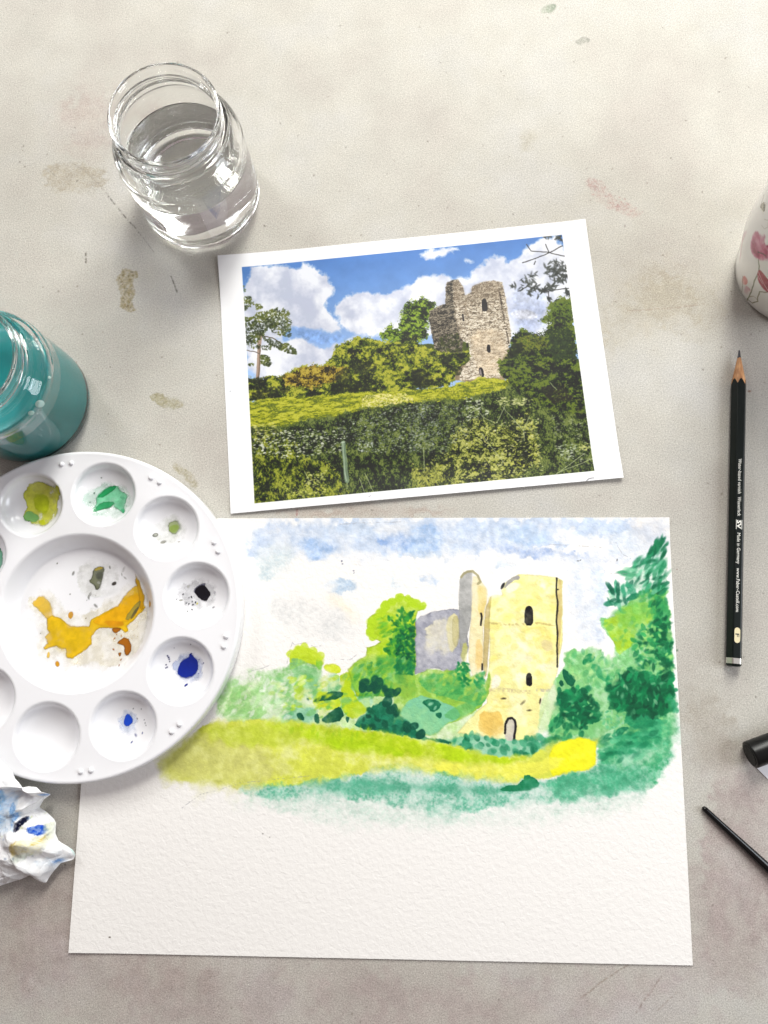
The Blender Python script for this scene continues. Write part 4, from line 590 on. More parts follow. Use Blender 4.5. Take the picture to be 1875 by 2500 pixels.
STAINS_AND_LIGHT_TINT = [
('w',[(-132.3,219.2),(-129.3,222.4),(-127.7,225.3),(-124.3,225),(-122,222.6),(-119.9,222.5),(-120.4,218.8),(-122.8,218.2),(-123.3,213.3),(-122.3,209.5),(-124.4,205.3),(-124.3,201.3),(-122.4,199.6),(-126.3,198),(-128.7,200.1),(-131.8,202.9),(-130.6,207.2),(-131,212.7),(-132.4,215.6)],(168,146,80),0.66,0.8,1.2,0.12,0.6,0.6),
('s',[(-132,221),(-121.1,223),(-123.3,213.3),(-124.6,198.2),(-129.9,200.8),(-131.9,216.4)],40,0.7,2,0.6,0,180,[(112,94,40),(90,76,34),(168,150,90)],0.5),
('w',[(-168.6,296.1),(-153.5,296.2),(-133.5,289.1),(-131.8,277),(-152.4,275.7),(-168.3,281.8)],(190,172,138),0.3,6,5,0,0.8,0.4),
('w',[(-120.5,148.9),(-114,149.5),(-110.5,144.7),(-101.7,142.3),(-103,137.1),(-113.6,139.2),(-118.4,144.2)],(172,162,100),0.5,1.2,1.6,0.1,0.5,0.5),
('w',[(-111.6,106.9),(-106.4,107.4),(-101.9,101.5),(-97.5,94.4),(-100.4,91.4),(-106.1,98.2)],(160,150,95),0.5,1.2,1.6,0.05,0.6,0.6),
('w',[(-156.1,335.2),(-133,345.4),(-123.6,325.4),(-131.3,299.3),(-147.8,298.9),(-160.3,315.9)],(228,200,200),0.3,18,8,0,0.6,0.3),
('w',[(142.3,242.1),(148.5,239.1),(154.2,226.6),(170.8,213.3),(162.1,212.3),(148.2,223.1),(142,232.8)],(226,172,172),0.38,2,2.5,0,0.8,0.7),
('s',[(142.2,241.6),(149.5,237.5),(171,213.8),(162.3,212.9),(144,229.6)],50,0.5,1.3,0.6,0,180,[(206,120,125),(190,110,120)],0.4),
('w',[(135.5,352.3),(142.1,355.1),(146.3,353.7),(142.5,349.3),(136.7,348.3)],(120,150,120),0.55,0.8,1.2,0.1,0.6,0.5),
('w',[(151.1,327.8),(157.6,329.9),(162.2,327.9),(159,325.3),(153.5,325.6)],(160,168,160),0.5,0.8,1.2,0.1,0.6,0.5),
('w',[(108.2,270.6),(116.8,273.7),(118.7,268.9),(110.6,261.3)],(214,206,184),0.5,5,3,0,0.3,0),
('w',[(-130.9,337.3),(-100.6,334),(-83,315.9),(-115.9,318.1)],(216,196,196),0.25,12,8,0,0.3,0),
('w',[(129.4,136.4),(145.5,166.9),(172.7,185.1),(203.8,158),(189.3,138.2),(160.2,148.1)],(222,210,184),0.35,22,10,0,0.6,0),
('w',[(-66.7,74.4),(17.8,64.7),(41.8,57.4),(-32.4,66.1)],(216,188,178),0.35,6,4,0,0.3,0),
('w',[(-46.7,73.1),(-45.3,72.5),(-46.2,68.7),(-46.9,68.5)],(214,110,118),0.75,0.6,0.8,0.2,0.7,0.5),
('w',[(-217.2,-107.4),(-183.6,-98.7),(-186.2,-133.4),(-203.4,-146.1),(-221.4,-137.3)],(190,172,164),0.28,14,6,0,0.3,0),
('w',[(-206.8,-128.5),(-174.7,-134.9),(-106.8,-152.5),(-126.4,-162.6),(-187.2,-146.1)],(206,190,184),0.3,18,8,0,0.3,0),
('w',[(153.9,-88.5),(167.2,-124),(151,-197.1),(126,-187.5),(131.1,-130.2)],(206,190,194),0.4,20,10,0,0.3,0),
('w',[(141,-47.3),(158.8,-54.5),(160.8,-89.5),(136.8,-79.3)],(210,200,190),0.4,15,8,0,0.3,0),
('l',[(-131.1,379.7),(-127.6,360.2),(-123.2,340.1)],0.35,(246,240,235),0.8,1),
('l',[(39.9,277.7),(51.1,289.2)],0.35,(244,242,238),0.7,1),
('l',[(-152.9,296.9),(-145.4,290.1),(-137.5,280.1),(-132.3,272.2)],0.45,(120,115,112),0.4,1),
('l',[(-132.4,271.5),(-126.1,260.3),(-118.5,249)],0.6,(70,68,66),0.7,1),
('l',[(-117.2,246.5),(-112.3,238),(-108.7,230.6)],0.5,(110,106,102),0.5,1),
('l',[(-101.2,216.5),(-99.8,211.7),(-98.5,206.7)],0.6,(70,66,62),0.75,1),
('l',[(-148.3,239),(-149.1,232.2)],0.8,(90,84,74),0.75,1),
('l',[(61.3,-186.7),(72.7,-180.5),(86.6,-174.7)],0.4,(140,115,100),0.7,1),
('l',[(86,-196.8),(93.7,-189.5),(102,-182.2)],0.45,(130,105,95),0.75,1),
('l',[(96.8,-196.8),(111.2,-187.6)],0.35,(150,125,112),0.6,1),
('l',[(150.4,157.3),(179.1,155.1),(193.1,155.2)],0.4,(190,160,150),0.5,1),
('l',[(-168.7,295.3),(-160.2,287.6)],0.35,(130,126,120),0.4,1),
('b',[(140.3,-29.4)],1.2,0.7,40,(60,120,80),0.8),
('b',[(148.7,11.9),(131.7,-69.4)],0.5,0.8,0,(120,60,60),0.8),
('b',[(-150,284.1),(-27.9,302.1),(-44.5,239.1),(-179.8,311.2),(-166,217.3),(-182.6,301.5)],1.1,0.5,60,(90,84,76),0.8),
('b',[(205.9,221.4),(198.9,202.3),(209.5,159.9),(219.8,134.9),(214.8,133.8)],0.7,0.8,0,(110,104,98),0.7),
('b',[(207,101.9)],1.6,0.5,0,(150,90,70),0.8),
('b',[(123.9,251.9),(143.7,245.9),(158.6,207.7),(176.1,231.7),(142.2,226.1),(87.2,269.5)],0.8,0.6,0,(120,100,96),0.7),
('w',[(-223.1,-88.9),(-180.4,-88),(-129.2,-145.2),(5.9,-169.5),(118,-182.2),(144.7,-98.6),(181.7,-80.9),(151.5,-215.7),(-227.8,-166.1)],(234,217,224),0.5,45,10,0,0.4,0)]  # mauve cast of the light, painted broadly over the near end of the table
PUDDLES = {'c': [
('w',[(-29.3,10.1),(-17.9,14.4),(-8.7,0.4),(3.1,-1.3),(24.5,10.9),(35.5,9.4),(33.4,-14),(24.5,-27.7),(12.4,-30.9),(0.9,-27.7),(-14.1,-25.6),(-26.2,-18),(-24.3,-3.3)],(238,226,186),0.28,4,3,0,0.9,0),
('w',[(0.1,26.4),(19,25.4),(19.3,9.1),(3.7,7.1),(-2.4,16.5)],(214,214,206),0.28,4,2,0,0.9,0),
('w',[(-26.9,8.1),(-21.3,13.2),(-16.8,6.6),(-15.6,-0.3),(-19.9,-1.4),(-22.9,5)],(226,184,50),0.75,1,0.6,0.1,0.4,0),
('w',[(-27.2,9.8),(-20.7,11),(-19.2,8.7),(-24.5,6)],(226,184,60),0.6,0.5,0.5,0,0.3,0),
('w',[(-19.9,-0.5),(-16.3,1.5),(-12.2,-1.2),(-7.5,-5.7),(2.5,-7.9),(3.7,-3.9),(9.8,-1.8),(18.5,0.8),(22.4,6.1),(27,9.3),(29.6,10.2),(29.2,16.7),(31.1,12.5),(32.9,4.6),(32.8,-2.1),(27.2,-7.2),(22.7,-9.9),(23.7,-13),(21.5,-13.5),(17.6,-10.5),(7.5,-9.5),(3.5,-12.2),(3.5,-17.2),(-1.9,-20.6),(-7.1,-22.8),(-10.4,-21.9),(-10.5,-17.8),(-15.8,-14.9),(-21,-16.3),(-22.4,-15.2),(-19.9,-13.1),(-20.9,-9.6),(-19.1,-7.4),(-20.1,-3.9)],(226,182,22),0.95,0.55,0.7,0.22,0.45,0),
('w',[(-19.1,-1.5),(-12.3,-2),(-7.6,-6.9),(2.4,-10),(2.9,-13.8),(-7.8,-21.5),(-18.2,-12.5)],(208,172,14),0.6,2.5,1.2,0,0.6,0),
('w',[(4.5,-4.4),(16.8,-0.3),(24.1,5.5),(31,6.2),(31.9,-2),(26.4,-6.7),(14.2,-10),(5.9,-7.6)],(230,168,10),0.75,1.5,0.7,0.12,0.5,0),
('w',[(29.2,15.4),(32.6,5.5),(32.3,-2.1),(30.1,-3.4),(30.1,6.7)],(205,150,10),0.7,0.5,0.3,0.2,0.3,0),
('w',[(21.3,-6.4),(27.9,0.7),(31.5,2.7),(30.1,-1.7),(24.2,-7.2)],(134,134,74),0.75,0.6,0.5,0.2,0.3,0),
('w',[(26.7,-2.9),(30.4,-0.1),(27.3,-5.6),(24.2,-7.5)],(70,70,60),0.7,0.4,0.3,0,0.3,0),
('w',[(9.5,-5.5),(19.6,-7),(21.9,-9.8),(14.2,-10.4)],(205,130,10),0.6,1,0.6,0,0.3,0),
('w',[(14,-11),(15.9,-9.8),(20.1,-11.2),(16.3,-13.4)],(168,98,12),0.95,0.25,0.35,0.3,0.2,0),
('w',[(15.9,-18.3),(22.2,-15.1),(24.4,-21.9),(21.3,-26.1),(19.8,-23.7),(20.5,-20.5),(18.5,-19.5)],(168,98,12),0.95,0.25,0.35,0.3,0.2,0),
('w',[(16.3,-23.6),(18.7,-23.4),(17.5,-26)],(168,98,12),0.95,0.25,0.35,0.3,0.2,0),
('b',[(15.4,-15.8),(19.1,-14.8),(14.3,-21.3),(17.8,-27.1),(16.7,-29.9),(16.7,-13.7)],1.2,0.5,50,(160,95,20),0.95),
('b',[(-6.6,-0.3),(-15.7,-24.5)],3.8,0.7,70,(205,146,20),0.95),
('b',[(-20.1,-19.3)],3,0.5,70,(228,190,80),0.95),
('b',[(36.7,-0.6)],3.3,0.55,85,(205,155,60),0.95),
('w',[(7.1,22.4),(10.2,23.7),(13.5,22.3),(11.9,17.9),(10.6,12.9),(7.9,10.6),(6.9,14.3),(3.8,16.5),(6.3,17.8)],(112,116,92),0.9,0.5,0.5,0.4,0.5,0),
('w',[(7.3,21.9),(10.2,23.4),(13.1,22.3),(9.3,21.1)],(190,165,60),0.8,0.3,0.3,0,0.3,0),
('w',[(8.2,20.1),(12.1,20.4),(11.3,16.2),(8.8,16.6)],(70,74,66),0.7,0.8,0.4,0,0.3,0),
('b',[(-3.7,21.6),(16.1,22),(6.8,2.8),(4.3,9.1),(3.5,7.6)],2.2,0.5,60,(150,150,146),0.8),
('b',[(17.7,13.1)],2.6,0.7,20,(70,66,62),0.95),
('b',[(-6.2,10.8),(2.4,6.3),(-11.8,28.1),(-23.3,-7.6),(1.2,-3.1)],0.7,0.8,0,(120,116,100),0.95),
('b',[(23.2,19.7),(22.1,17.3),(23.7,15.3)],2,0.35,60,(205,205,202),0.7)],
'w3': [
('w',[(-26.9,67.8),(-22.3,71.6),(-16.1,73.3),(-10.3,68.9),(-4.6,69),(-4,64.5),(-7.3,62.3),(-8.4,52.8),(-15.2,48.3),(-20.3,50.1),(-27,53.6),(-27.7,56.5),(-23.9,61.2)],(206,210,76),0.85,1.2,1,0.15,0.8,0),
('w',[(-21.4,66.1),(-13.9,67.2),(-12.7,59.6),(-15.6,54.7),(-21,59)],(176,192,14),0.8,2,1,0.1,0.6,0),
('w',[(-24,72.7),(-16.1,72.9),(-11.2,68.2),(-19,68.4)],(212,214,110),0.5,1,0.6,0,0.3,0),
('w',[(-7.6,69),(-3.8,68),(-4.3,64.5),(-7.1,64.1)],(200,200,20),0.8,0.4,0.4,0.2,0.3,0),
('w',[(-28,54.6),(-24.9,59.1),(-18.3,54.2),(-21.1,51.6),(-25.3,52.6)],(104,178,110),0.75,0.7,0.6,0.2,0.3,0),
('w',[(-20.2,51.9),(-15.8,53),(-15.2,48.5)],(190,200,20),0.8,0.4,0.4,0,0.3,0),
('b',[(-38.9,67.4),(-24.4,52.7)],1,0.7,0,(40,50,40),0.95)],
'w2': [
('w',[(6.7,62.9),(19.4,69),(32.7,60.9),(30.6,48),(14.2,48.6),(5.9,52.5)],(190,224,206),0.35,3,2,0,0.9,0),
('w',[(12.2,60.4),(19.1,65.5),(24.4,66),(25.8,61.9),(30.9,58.9),(27.8,55.4),(29.4,51.7),(26.4,49),(24.9,51.5),(21.7,54.6),(15.5,53.3),(9.4,52.8),(8.8,54.7),(12.2,55.9)],(118,200,156),0.8,0.8,1,0.25,0.9,0),
('w',[(12.4,60.1),(19.1,65.2),(24.6,65.8),(22.6,63.3),(16,59.8)],(28,150,85),0.9,0.5,0.5,0.2,0.3,0),
('w',[(9.4,53),(15,57.3),(20.2,57.6),(22.8,55.6),(18.2,54),(14.6,52.8)],(36,148,88),0.9,0.4,0.7,0.2,0.3,0),
('w',[(25.4,52.3),(28.7,50.9),(27.2,48.3)],(60,165,110),0.85,0.4,0.5,0,0.3,0),
('w',[(24.7,59.4),(28.9,57.9),(27,56.4)],(90,170,130),0.8,0.5,0.5,0,0.3,0),
('b',[(16.7,70.5),(27.9,60.9),(11.8,62.9),(9.4,58.1)],0.9,0.7,0,(40,80,60),0.95)],
'w1': [
('w',[(40.9,37.8),(52.1,45.8),(60,38.5),(54.8,29.7),(43.6,29.6)],(216,220,206),0.35,3,2,0,0.8,0),
('w',[(49.1,40.8),(54.3,42.5),(56.9,38.1),(54.2,34.3),(50.3,35)],(160,176,118),0.8,0.8,0.5,0.3,0.3,0),
('b',[(52.7,37.8)],5.2,0.8,20,(134,158,70),0.8),
('b',[(42.4,35.3)],3,0.7,10,(120,124,112),0.8),
('b',[(42.6,35.5)],1.5,0.8,10,(190,190,180),0.8),
('b',[(46.3,31.1)],2.8,0.5,10,(150,150,140),0.85),
('b',[(54.8,30.1),(38.5,25.6)],1.5,0.5,0,(205,205,200),0.7)],
'w0': [
('w',[(52.5,6.9),(67.2,9),(73.1,0.6),(65.5,-7.6),(53,-5.9)],(206,206,208),0.35,3,2,0,0.9,0),
('w',[(59.2,3.4),(64.4,6.5),(67,6.4),(63.6,3.2),(61.2,0.1)],(96,96,116),0.8,0.5,0.5,0.2,0.3,0),
('w',[(59.9,2.4),(61.7,4.7),(65.2,5.8),(66.7,3.8),(68.9,0.3),(66.8,-2.9),(64.3,-3.1),(61.2,0.1)],(10,10,20),0.97,0.5,0.5,0,0.3,0),
('b',[(54.2,2),(56.9,-0.1),(58.2,-0),(55.4,-2.8),(56.6,-3.4),(58.4,-2.4),(58.6,-4.1),(55.6,-7.2),(58,-6.6),(51,-0.1),(60,-3.1)],1,0.6,30,(20,20,30),0.95),
('b',[(60.8,-3.8)],1.2,0.6,60,(200,190,60),0.95),
('b',[(52.8,-1),(57.3,5.7)],1.8,0.6,0,(170,170,160),0.8),
('b',[(69.4,-7.1),(70.8,0.5)],1.5,0.6,20,(150,150,160),0.7)],
'w9': [
('w',[(44.3,-33.7),(53.3,-27.6),(61.9,-33.7),(59.2,-43.2),(48.4,-43.3)],(176,190,226),0.4,3,2,0,0.8,0),
('w',[(47.4,-35.8),(49.9,-32.1),(53.8,-30.6),(54.3,-29),(55.6,-29.4),(58.6,-33.7),(57.6,-38.9),(53.6,-41.1),(49.5,-40.9),(46.8,-38.6)],(12,38,142),0.97,1.2,0.5,0.1,0.1,0),
('b',[(51.2,-44.6),(50.5,-44.9)],1.6,0.6,30,(20,45,140),0.95),
('b',[(55.2,-29.3)],1.5,0.5,20,(20,40,130),0.95),
('b',[(43.8,-30.4),(43.8,-31.6),(43.3,-28.6),(41.9,-33),(42.2,-34.3),(41.5,-34.6),(43.7,-29.5)],0.9,0.7,30,(30,30,110),0.95),
('b',[(59.1,-32.9),(60.5,-35.2),(61.4,-34.9),(57.9,-39.8),(56.1,-24.5),(47.2,-25.1)],0.6,0.8,0,(60,60,130),0.95)],
'w8': [
('w',[(14.4,-59.6),(19.2,-52.2),(25.3,-57.9),(22.2,-64.7),(15.6,-64.6)],(186,202,232),0.35,3,2,0,0.8,0),
('w',[(16.7,-59.6),(18,-56.1),(19.6,-54.7),(21.9,-57.6),(21.4,-60),(18.4,-61.2)],(22,72,196),0.92,0.8,0.5,0.1,0.3,0),
('b',[(20.6,-69.2),(26.3,-65.5),(22.8,-66.1)],1.6,0.55,40,(110,120,170),0.8),
('b',[(22.7,-52.7),(27,-53.5),(24.1,-58),(27.9,-59.1),(28.2,-60.8),(28.6,-62)],0.9,0.6,40,(140,140,150),0.8)],
'w4': [
('w',[(-47,38.3),(-40.9,39.2),(-38.4,37.9),(-39.2,32),(-40.8,27.1),(-45.9,27)],(110,178,148),0.8,0.8,1,0.2,0.6,0),
('b',[(-40.7,39.2),(-41.8,31.5),(-42.9,34.3)],2.5,0.6,60,(50,140,100),0.95),
('b',[(-40.4,44.3)],0.8,0.8,0,(60,70,70),0.95)]}

# ------------------------------------------------------------------ table top
def build_table():
    m, n, l, b = material("worn_pale_board")
    st = Raster(-262, -240, 300, 450, 2.6, (255, 255, 255), 5).run(STAINS_AND_LIGHT_TINT)
    rng = np.random.default_rng(11)
    for _ in range(420):                                  # specks of dirt
        x, y = rng.uniform(-255, 290), rng.uniform(-230, 440); g = rng.uniform(60, 150)
        st.dab(x, y, rng.uniform(.5, 1.1), rng.uniform(.4, .7), rng.uniform(0, 3), (g, g * .93, g * .86), rng.uniform(.35, .8))
    for _ in range(26):
        x, y, a, L = rng.uniform(-240, 280), rng.uniform(-220, 430), rng.uniform(0, 3.1), rng.uniform(4, 18)
        st.line([(x, y), (x + L * math.cos(a), y + L * math.sin(a))], .3, (190, 182, 174), .4, 1)
    im = st.node("table_stains_light_tint", n, l)
    t = n.new('ShaderNodeTexCoord')
    def nz(scale, detail, rough=.5):
        x = n.new('ShaderNodeTexNoise'); x.inputs['Scale'].default_value = scale; x.inputs['Detail'].default_value = detail; x.inputs['Roughness'].default_value = rough
        l.new(t.outputs['Object'], x.inputs['Vector']); return x
    big = nz(13, 5, .6); mid = nz(45, 4, .6); fine = nz(1400, 3, .8)
    r1 = n.new('ShaderNodeValToRGB'); r1.color_ramp.elements[0].position = .34; r1.color_ramp.elements[1].position = .66
    r1.color_ramp.elements[0].color = (.405, .378, .338, 1); r1.color_ramp.elements[1].color = (.448, .435, .405, 1)
    e = r1.color_ramp.elements.new(.5); e.color = (.436, .418, .372, 1)
    l.new(big.outputs[0], r1.inputs[0])
    def mul(a, fac, lo, hi):
        mr = n.new('ShaderNodeMapRange'); mr.inputs['From Min'].default_value = .3; mr.inputs['From Max'].default_value = .7
        mr.inputs['To Min'].default_value = lo; mr.inputs['To Max'].default_value = hi; l.new(fac, mr.inputs[0])
        x = n.new('ShaderNodeVectorMath'); x.operation = 'SCALE'; l.new(a, x.inputs[0]); l.new(mr.outputs[0], x.inputs['Scale']); return x.outputs[0]
    c = mul(mul(r1.outputs[0], mid.outputs[0], .95, 1.045), fine.outputs[0], .62, 1.32)
    mx = n.new('ShaderNodeMix'); mx.data_type = 'RGBA'; mx.blend_type = 'MULTIPLY'; mx.inputs[0].default_value = 1
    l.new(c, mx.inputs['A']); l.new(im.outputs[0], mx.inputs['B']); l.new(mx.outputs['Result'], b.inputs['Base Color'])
    b.inputs['Roughness'].default_value = .62; b.inputs['Specular IOR Level'].default_value = .35
    bn = n.new('ShaderNodeTexNoise'); bn.inputs['Scale'].default_value = 1250; bn.inputs['Detail'].default_value = 4; bn.inputs['Distortion'].default_value = .8
    l.new(t.outputs['Object'], bn.inputs['Vector'])
    bp = n.new('ShaderNodeBump'); bp.inputs['Distance'].default_value = .0003; bp.inputs['Strength'].default_value = .5
    l.new(bn.outputs[0], bp.inputs['Height']); l.new(bp.outputs[0], b.inputs['Normal'])
    X0, X1, Y0, Y1, Z = -700, 700, -600, 800, 25
    v = [(X0, Y0, 0), (X1, Y0, 0), (X1, Y1, 0), (X0, Y1, 0), (X0, Y0, -Z), (X1, Y0, -Z), (X1, Y1, -Z), (X0, Y1, -Z)]
    f = [(0, 1, 2, 3), (7, 6, 5, 4), (0, 4, 5, 1), (1, 5, 6, 2), (2, 6, 7, 3), (3, 7, 4, 0)]
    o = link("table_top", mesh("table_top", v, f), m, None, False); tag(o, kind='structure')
build_table()

# ------------------------------------------------------------------ paper
def paper(name, corners, lift, thick, mat, nx=90, ny=66):
    """corners TL TR BR BL in local mm; lift(u, v) height of the underside"""
    TL, TR, BR, BL = (np.array(c) for c in corners); v = []; f = []
    for k in (0, 1):
        for j in range(ny + 1):
            for i in range(nx + 1):
                u, w = i / nx, j / ny
                p = (BL * (1 - u) + BR * u) * (1 - w) + (TL * (1 - u) + TR * u) * w
                v.append((p[0], p[1], lift(u, w) + (thick if k else 0)))
    N = (nx + 1) * (ny + 1); I = lambda k, i, j: k * N + j * (nx + 1) + i
    for j in range(ny):
        for i in range(nx):
            f.append((I(1, i, j), I(1, i + 1, j), I(1, i + 1, j + 1), I(1, i, j + 1))); f.append((I(0, i, j + 1), I(0, i + 1, j + 1), I(0, i + 1, j), I(0, i, j)))
    for i in range(nx):
        f.append((I(0, i, 0), I(0, i + 1, 0), I(1, i + 1, 0), I(1, i, 0))); f.append((I(1, i, ny), I(1, i + 1, ny), I(0, i + 1, ny), I(0, i, ny)))
    for j in range(ny):
        f.append((I(1, 0, j), I(1, 0, j + 1), I(0, 0, j + 1), I(0, 0, j))); f.append((I(0, nx, j), I(0, nx, j + 1), I(1, nx, j + 1), I(1, nx, j)))
    return mesh(name, v, f)
def paper_material(name, raster, gain, rough, bumps):
    m, n, l, b = material(name); im = raster.node(name + "_pigment", n, l)
    x = n.new('ShaderNodeVectorMath'); x.operation = 'SCALE'; x.inputs['Scale'].default_value = gain; l.new(im.outputs[0], x.inputs[0]); l.new(x.outputs[0], b.inputs['Base Color'])
    b.inputs['Roughness'].default_value = rough; b.inputs['Specular IOR Level'].default_value = .25
    t = n.new('ShaderNodeTexCoord'); prev = None
    for sc, dist, st, det in bumps:
        z = n.new('ShaderNodeTexNoise'); z.inputs['Scale'].default_value = sc; z.inputs['Detail'].default_value = det; z.inputs['Distortion'].default_value = .4
        bp = n.new('ShaderNodeBump'); bp.inputs['Distance'].default_value = dist; bp.inputs['Strength'].default_value = st
        l.new(t.outputs['Object'], z.inputs['Vector']); l.new(z.outputs[0], bp.inputs['Height'])
        if prev: l.new(prev.outputs[0], bp.inputs['Normal'])
        prev = bp
    l.new(prev.outputs[0], b.inputs['Normal']); return m

def build_painting():
    o = empty("watercolour_painting", (-186.1, -132.5, .05), -0.15129, "large white watercolour sheet painted with a yellow castle tower among green trees", "painting")
    R = Raster(-1, -1, 309, 222, 4.2, (251, 248, 244), 2).run(PAINTING)
    m = paper_material("cold_pressed_paper", R, .79, .8, ((420, .0005, .55, 3), (1300, .00012, .5, 2)))
    lift = lambda u, v: .25 + 1.3 * max(0, u + v - 1.90) ** 1.5 * 60 * .25 + .5 * math.exp(-((u / .05) ** 2)) * (1 - v) + .35 * v * math.exp(-(((1 - v) / .03) ** 2)) + .25 * math.sin(u * 7 + 1) * math.sin(v * 5)
    autosmooth(link("paper_sheet", paper("paper_sheet", ((1.5,217.9),(306.1,220.8),(307.2,0),(0,0)), lift, .55, m), m, o), 40)
build_painting()

def build_print():
    o = empty("photo_print", (-82.0, 75.3, .05), -0.05238, "printed colour photograph of a ruined stone tower with a white border", "photo print")
    R = Raster(-1, -1, 214, 153, 5.2, (250, 250, 252), 3).run(PRINT)
    m = paper_material("printer_paper", R, .75, .5, ((60, .0012, .25, 2), (1500, .00006, .4, 2)))
    def lift(u, v):
        tl = max(0, v - u * 1.1 - .72); br = max(0, u - v - .80)
        return .15 + 26 * tl ** 1.9 + 5 * br ** 1.6 + 1.6 * math.exp(-((v / .07) ** 2)) * (.5 + .5 * math.sin(3 * u)) + .5 * math.exp(-(((1 - u) / .03) ** 2)) + .22 * math.sin(u * 8) * math.sin(v * 6 + 1)
    autosmooth(link("paper_sheet", paper("paper_sheet", ((1.3,148.8),(211.4,150.9),(212,0),(0,0)), lift, .12, m), m, o), 40)
build_print()

# ------------------------------------------------------------------ glass jars
def glass_material(name, tint=(1, 1, 1), ior=1.5):
    m, n, l, b = material(name); b.inputs['Base Color'].default_value = (*tint, 1); b.inputs['Transmission Weight'].default_value = 1
    b.inputs['Roughness'].default_value = 0.0; b.inputs['IOR'].default_value = ior
    x, bp = add_bump(n, l, b, 55, .0006, .35, 1); return m
GLASS = glass_material("jar_glass", (.993, .998, .996))
def jar(loc, label, level, water_mat, rz=0):
    o = empty("glass_jar", loc, rz, label, "jar")
    outer = spline([(0, 1.6), (24, 1.4), (29.5, .3), (32.2, .6), (33.8, 3.2), (34.2, 8), (34.2, 12), (34.0, 30), (34.1, 44), (33.8, 49), (32.4, 53.2), (29.6, 56.2), (28.6, 57.6)], 5)
    outer += spline([(28.6, 57.6), (29.3, 58.6), (29.4, 59.8), (28.4, 60.9), (27.2, 62), (27.0, 65), (27.1, 69), (27.75, 70.3), (27.7, 71.8), (27.0, 72.4)], 5)[1:]
    inner = spline([(26.2, 72.2), (25.5, 71.2), (25.2, 68), (25.3, 62), (26.6, 57.5), (29.8, 53), (31.3, 49), (31.6, 44), (31.6, 30), (31.7, 12), (31.0, 7), (28.5, 4.6), (20, 4.9), (8, 5.6), (0, 5.8)], 5)
    lathe("glass_body", outer + [(26.6, 72.45)] + inner, GLASS, o, 128)
    # screw thread: two raised helical ridges round the neck
    v = []; f = []; n = 150; ks = 8
    for seg in (0, 1):
        base = len(v)
        for i in range(n + 1):
            t = i / n; a = seg * math.pi + t * math.radians(205); z = 63.2 + 4.2 * t; taper = min(1, 8 * t, 8 * (1 - t))
            for k in range(ks):
                w = 2 * math.pi * k / ks; r = 27.0 + 1.0 * taper * math.cos(w); v.append((r * math.cos(a), r * math.sin(a), z + .85 * taper * math.sin(w)))
        for i in range(n):
            for k in range(ks): f.append((base + i * ks + k, base + (i + 1) * ks + k, base + (i + 1) * ks + (k + 1) % ks, base + i * ks + (k + 1) % ks))
    link("screw_thread", mesh("screw_thread", v, f), GLASS, o)
    # ring of stippled knurls under the heel
    v = []; f = []
    for i in range(64):
        a = 2 * math.pi * i / 64; r = 29.2; dx, dy = math.cos(a), math.sin(a); b0 = len(v)
        for rr, zz, w in ((r - .9, .6, .35), (r + .9, .5, .35), (r, -.02, .2)):
            for s in (-1, 1): v.append((rr * dx - s * w * dy, rr * dy + s * w * dx, zz))
        f += [(b0, b0 + 1, b0 + 5, b0 + 4), (b0 + 4, b0 + 5, b0 + 3, b0 + 2), (b0, b0 + 4, b0 + 2), (b0 + 1, b0 + 3, b0 + 5), (b0, b0 + 2, b0 + 3, b0 + 1)]
    link("base_knurls", mesh("base_knurls", v, f), GLASS, o, False)
    rl = float(np.interp(level, [12, 30, 44, 49, 53], [31.7, 31.6, 31.6, 31.3, 29.8]))
    w = spline([(0, 5.5), (8, 5.35), (20, 4.7), (28.8, 4.4), (31.2, 6.8), (31.95, 12), (31.85, 30), (rl + .25, level)], 5)
    w += [(rl + .05, level + .9), (rl - .8, level + .3), (rl - 2.4, level + .02), (rl * .6, level), (0, level)]
    lathe("water", w, water_mat, o, 128)
    return o
clear_water = glass_material("clear_water", (.998, 1, .999), 1.333)
for nd in clear_water.node_tree.nodes:
    if nd.type == 'BUMP': nd.inputs['Strength'].default_value = .12
jar((-78.5, 262.7, .05), "clear glass jar of clean water standing above the photo print", 37, clear_water, .4)
def murky():
    m, n, l, b = material("murky_paint_water")
    t = n.new('ShaderNodeTexCoord'); z = n.new('ShaderNodeTexNoise'); z.inputs['Scale'].default_value = 28; z.inputs['Detail'].default_value = 3
    r = n.new('ShaderNodeValToRGB'); r.color_ramp.elements[0].position = .3; r.color_ramp.elements[1].position = .7
    r.color_ramp.elements[0].color = (.022, .235, .235, 1); r.color_ramp.elements[1].color = (.04, .29, .295, 1)
    l.new(t.outputs['Object'], z.inputs['Vector']); l.new(z.outputs[0], r.inputs[0]); l.new(r.outputs[0], b.inputs['Base Color'])
    b.inputs['Roughness'].default_value = .08; b.inputs['IOR'].default_value = 1.33; return m
teal = jar((-185.7, 152.8, .05), "glass jar of cloudy teal paint water cut off by the left edge", 50, murky(), 1.3)
def drops():
    m = simple("dried_drop", (.28, .42, .39), .5)
    for i, (a, z, s) in enumerate(((-.62, 50.6, 2.3), (-.80, 51.5, 1.5), (-.20, 50.5, .9))):
        r = float(np.interp(z, [49, 53.2], [33.8, 32.4])) + .15
        v, f = lathe_data([(0, .28), (.5, .24), (.85, .13), (1, 0)], 20)
        nrm = Vector((math.cos(a) * .75, math.sin(a) * .75, .66)).normalized(); q = Vector((0, 0, 1)).rotation_difference(nrm)
        ctr = Vector((r * math.cos(a), r * math.sin(a), z))
        o = link("splash_drop", mesh("splash_drop", [tuple(ctr + q @ Vector((x * s, y * s * .8, zz * .6))) for x, y, zz in v], f), m, teal)
        o.matrix_parent_inverse = Matrix.Rotation(-1.3, 4, 'Z')
drops()

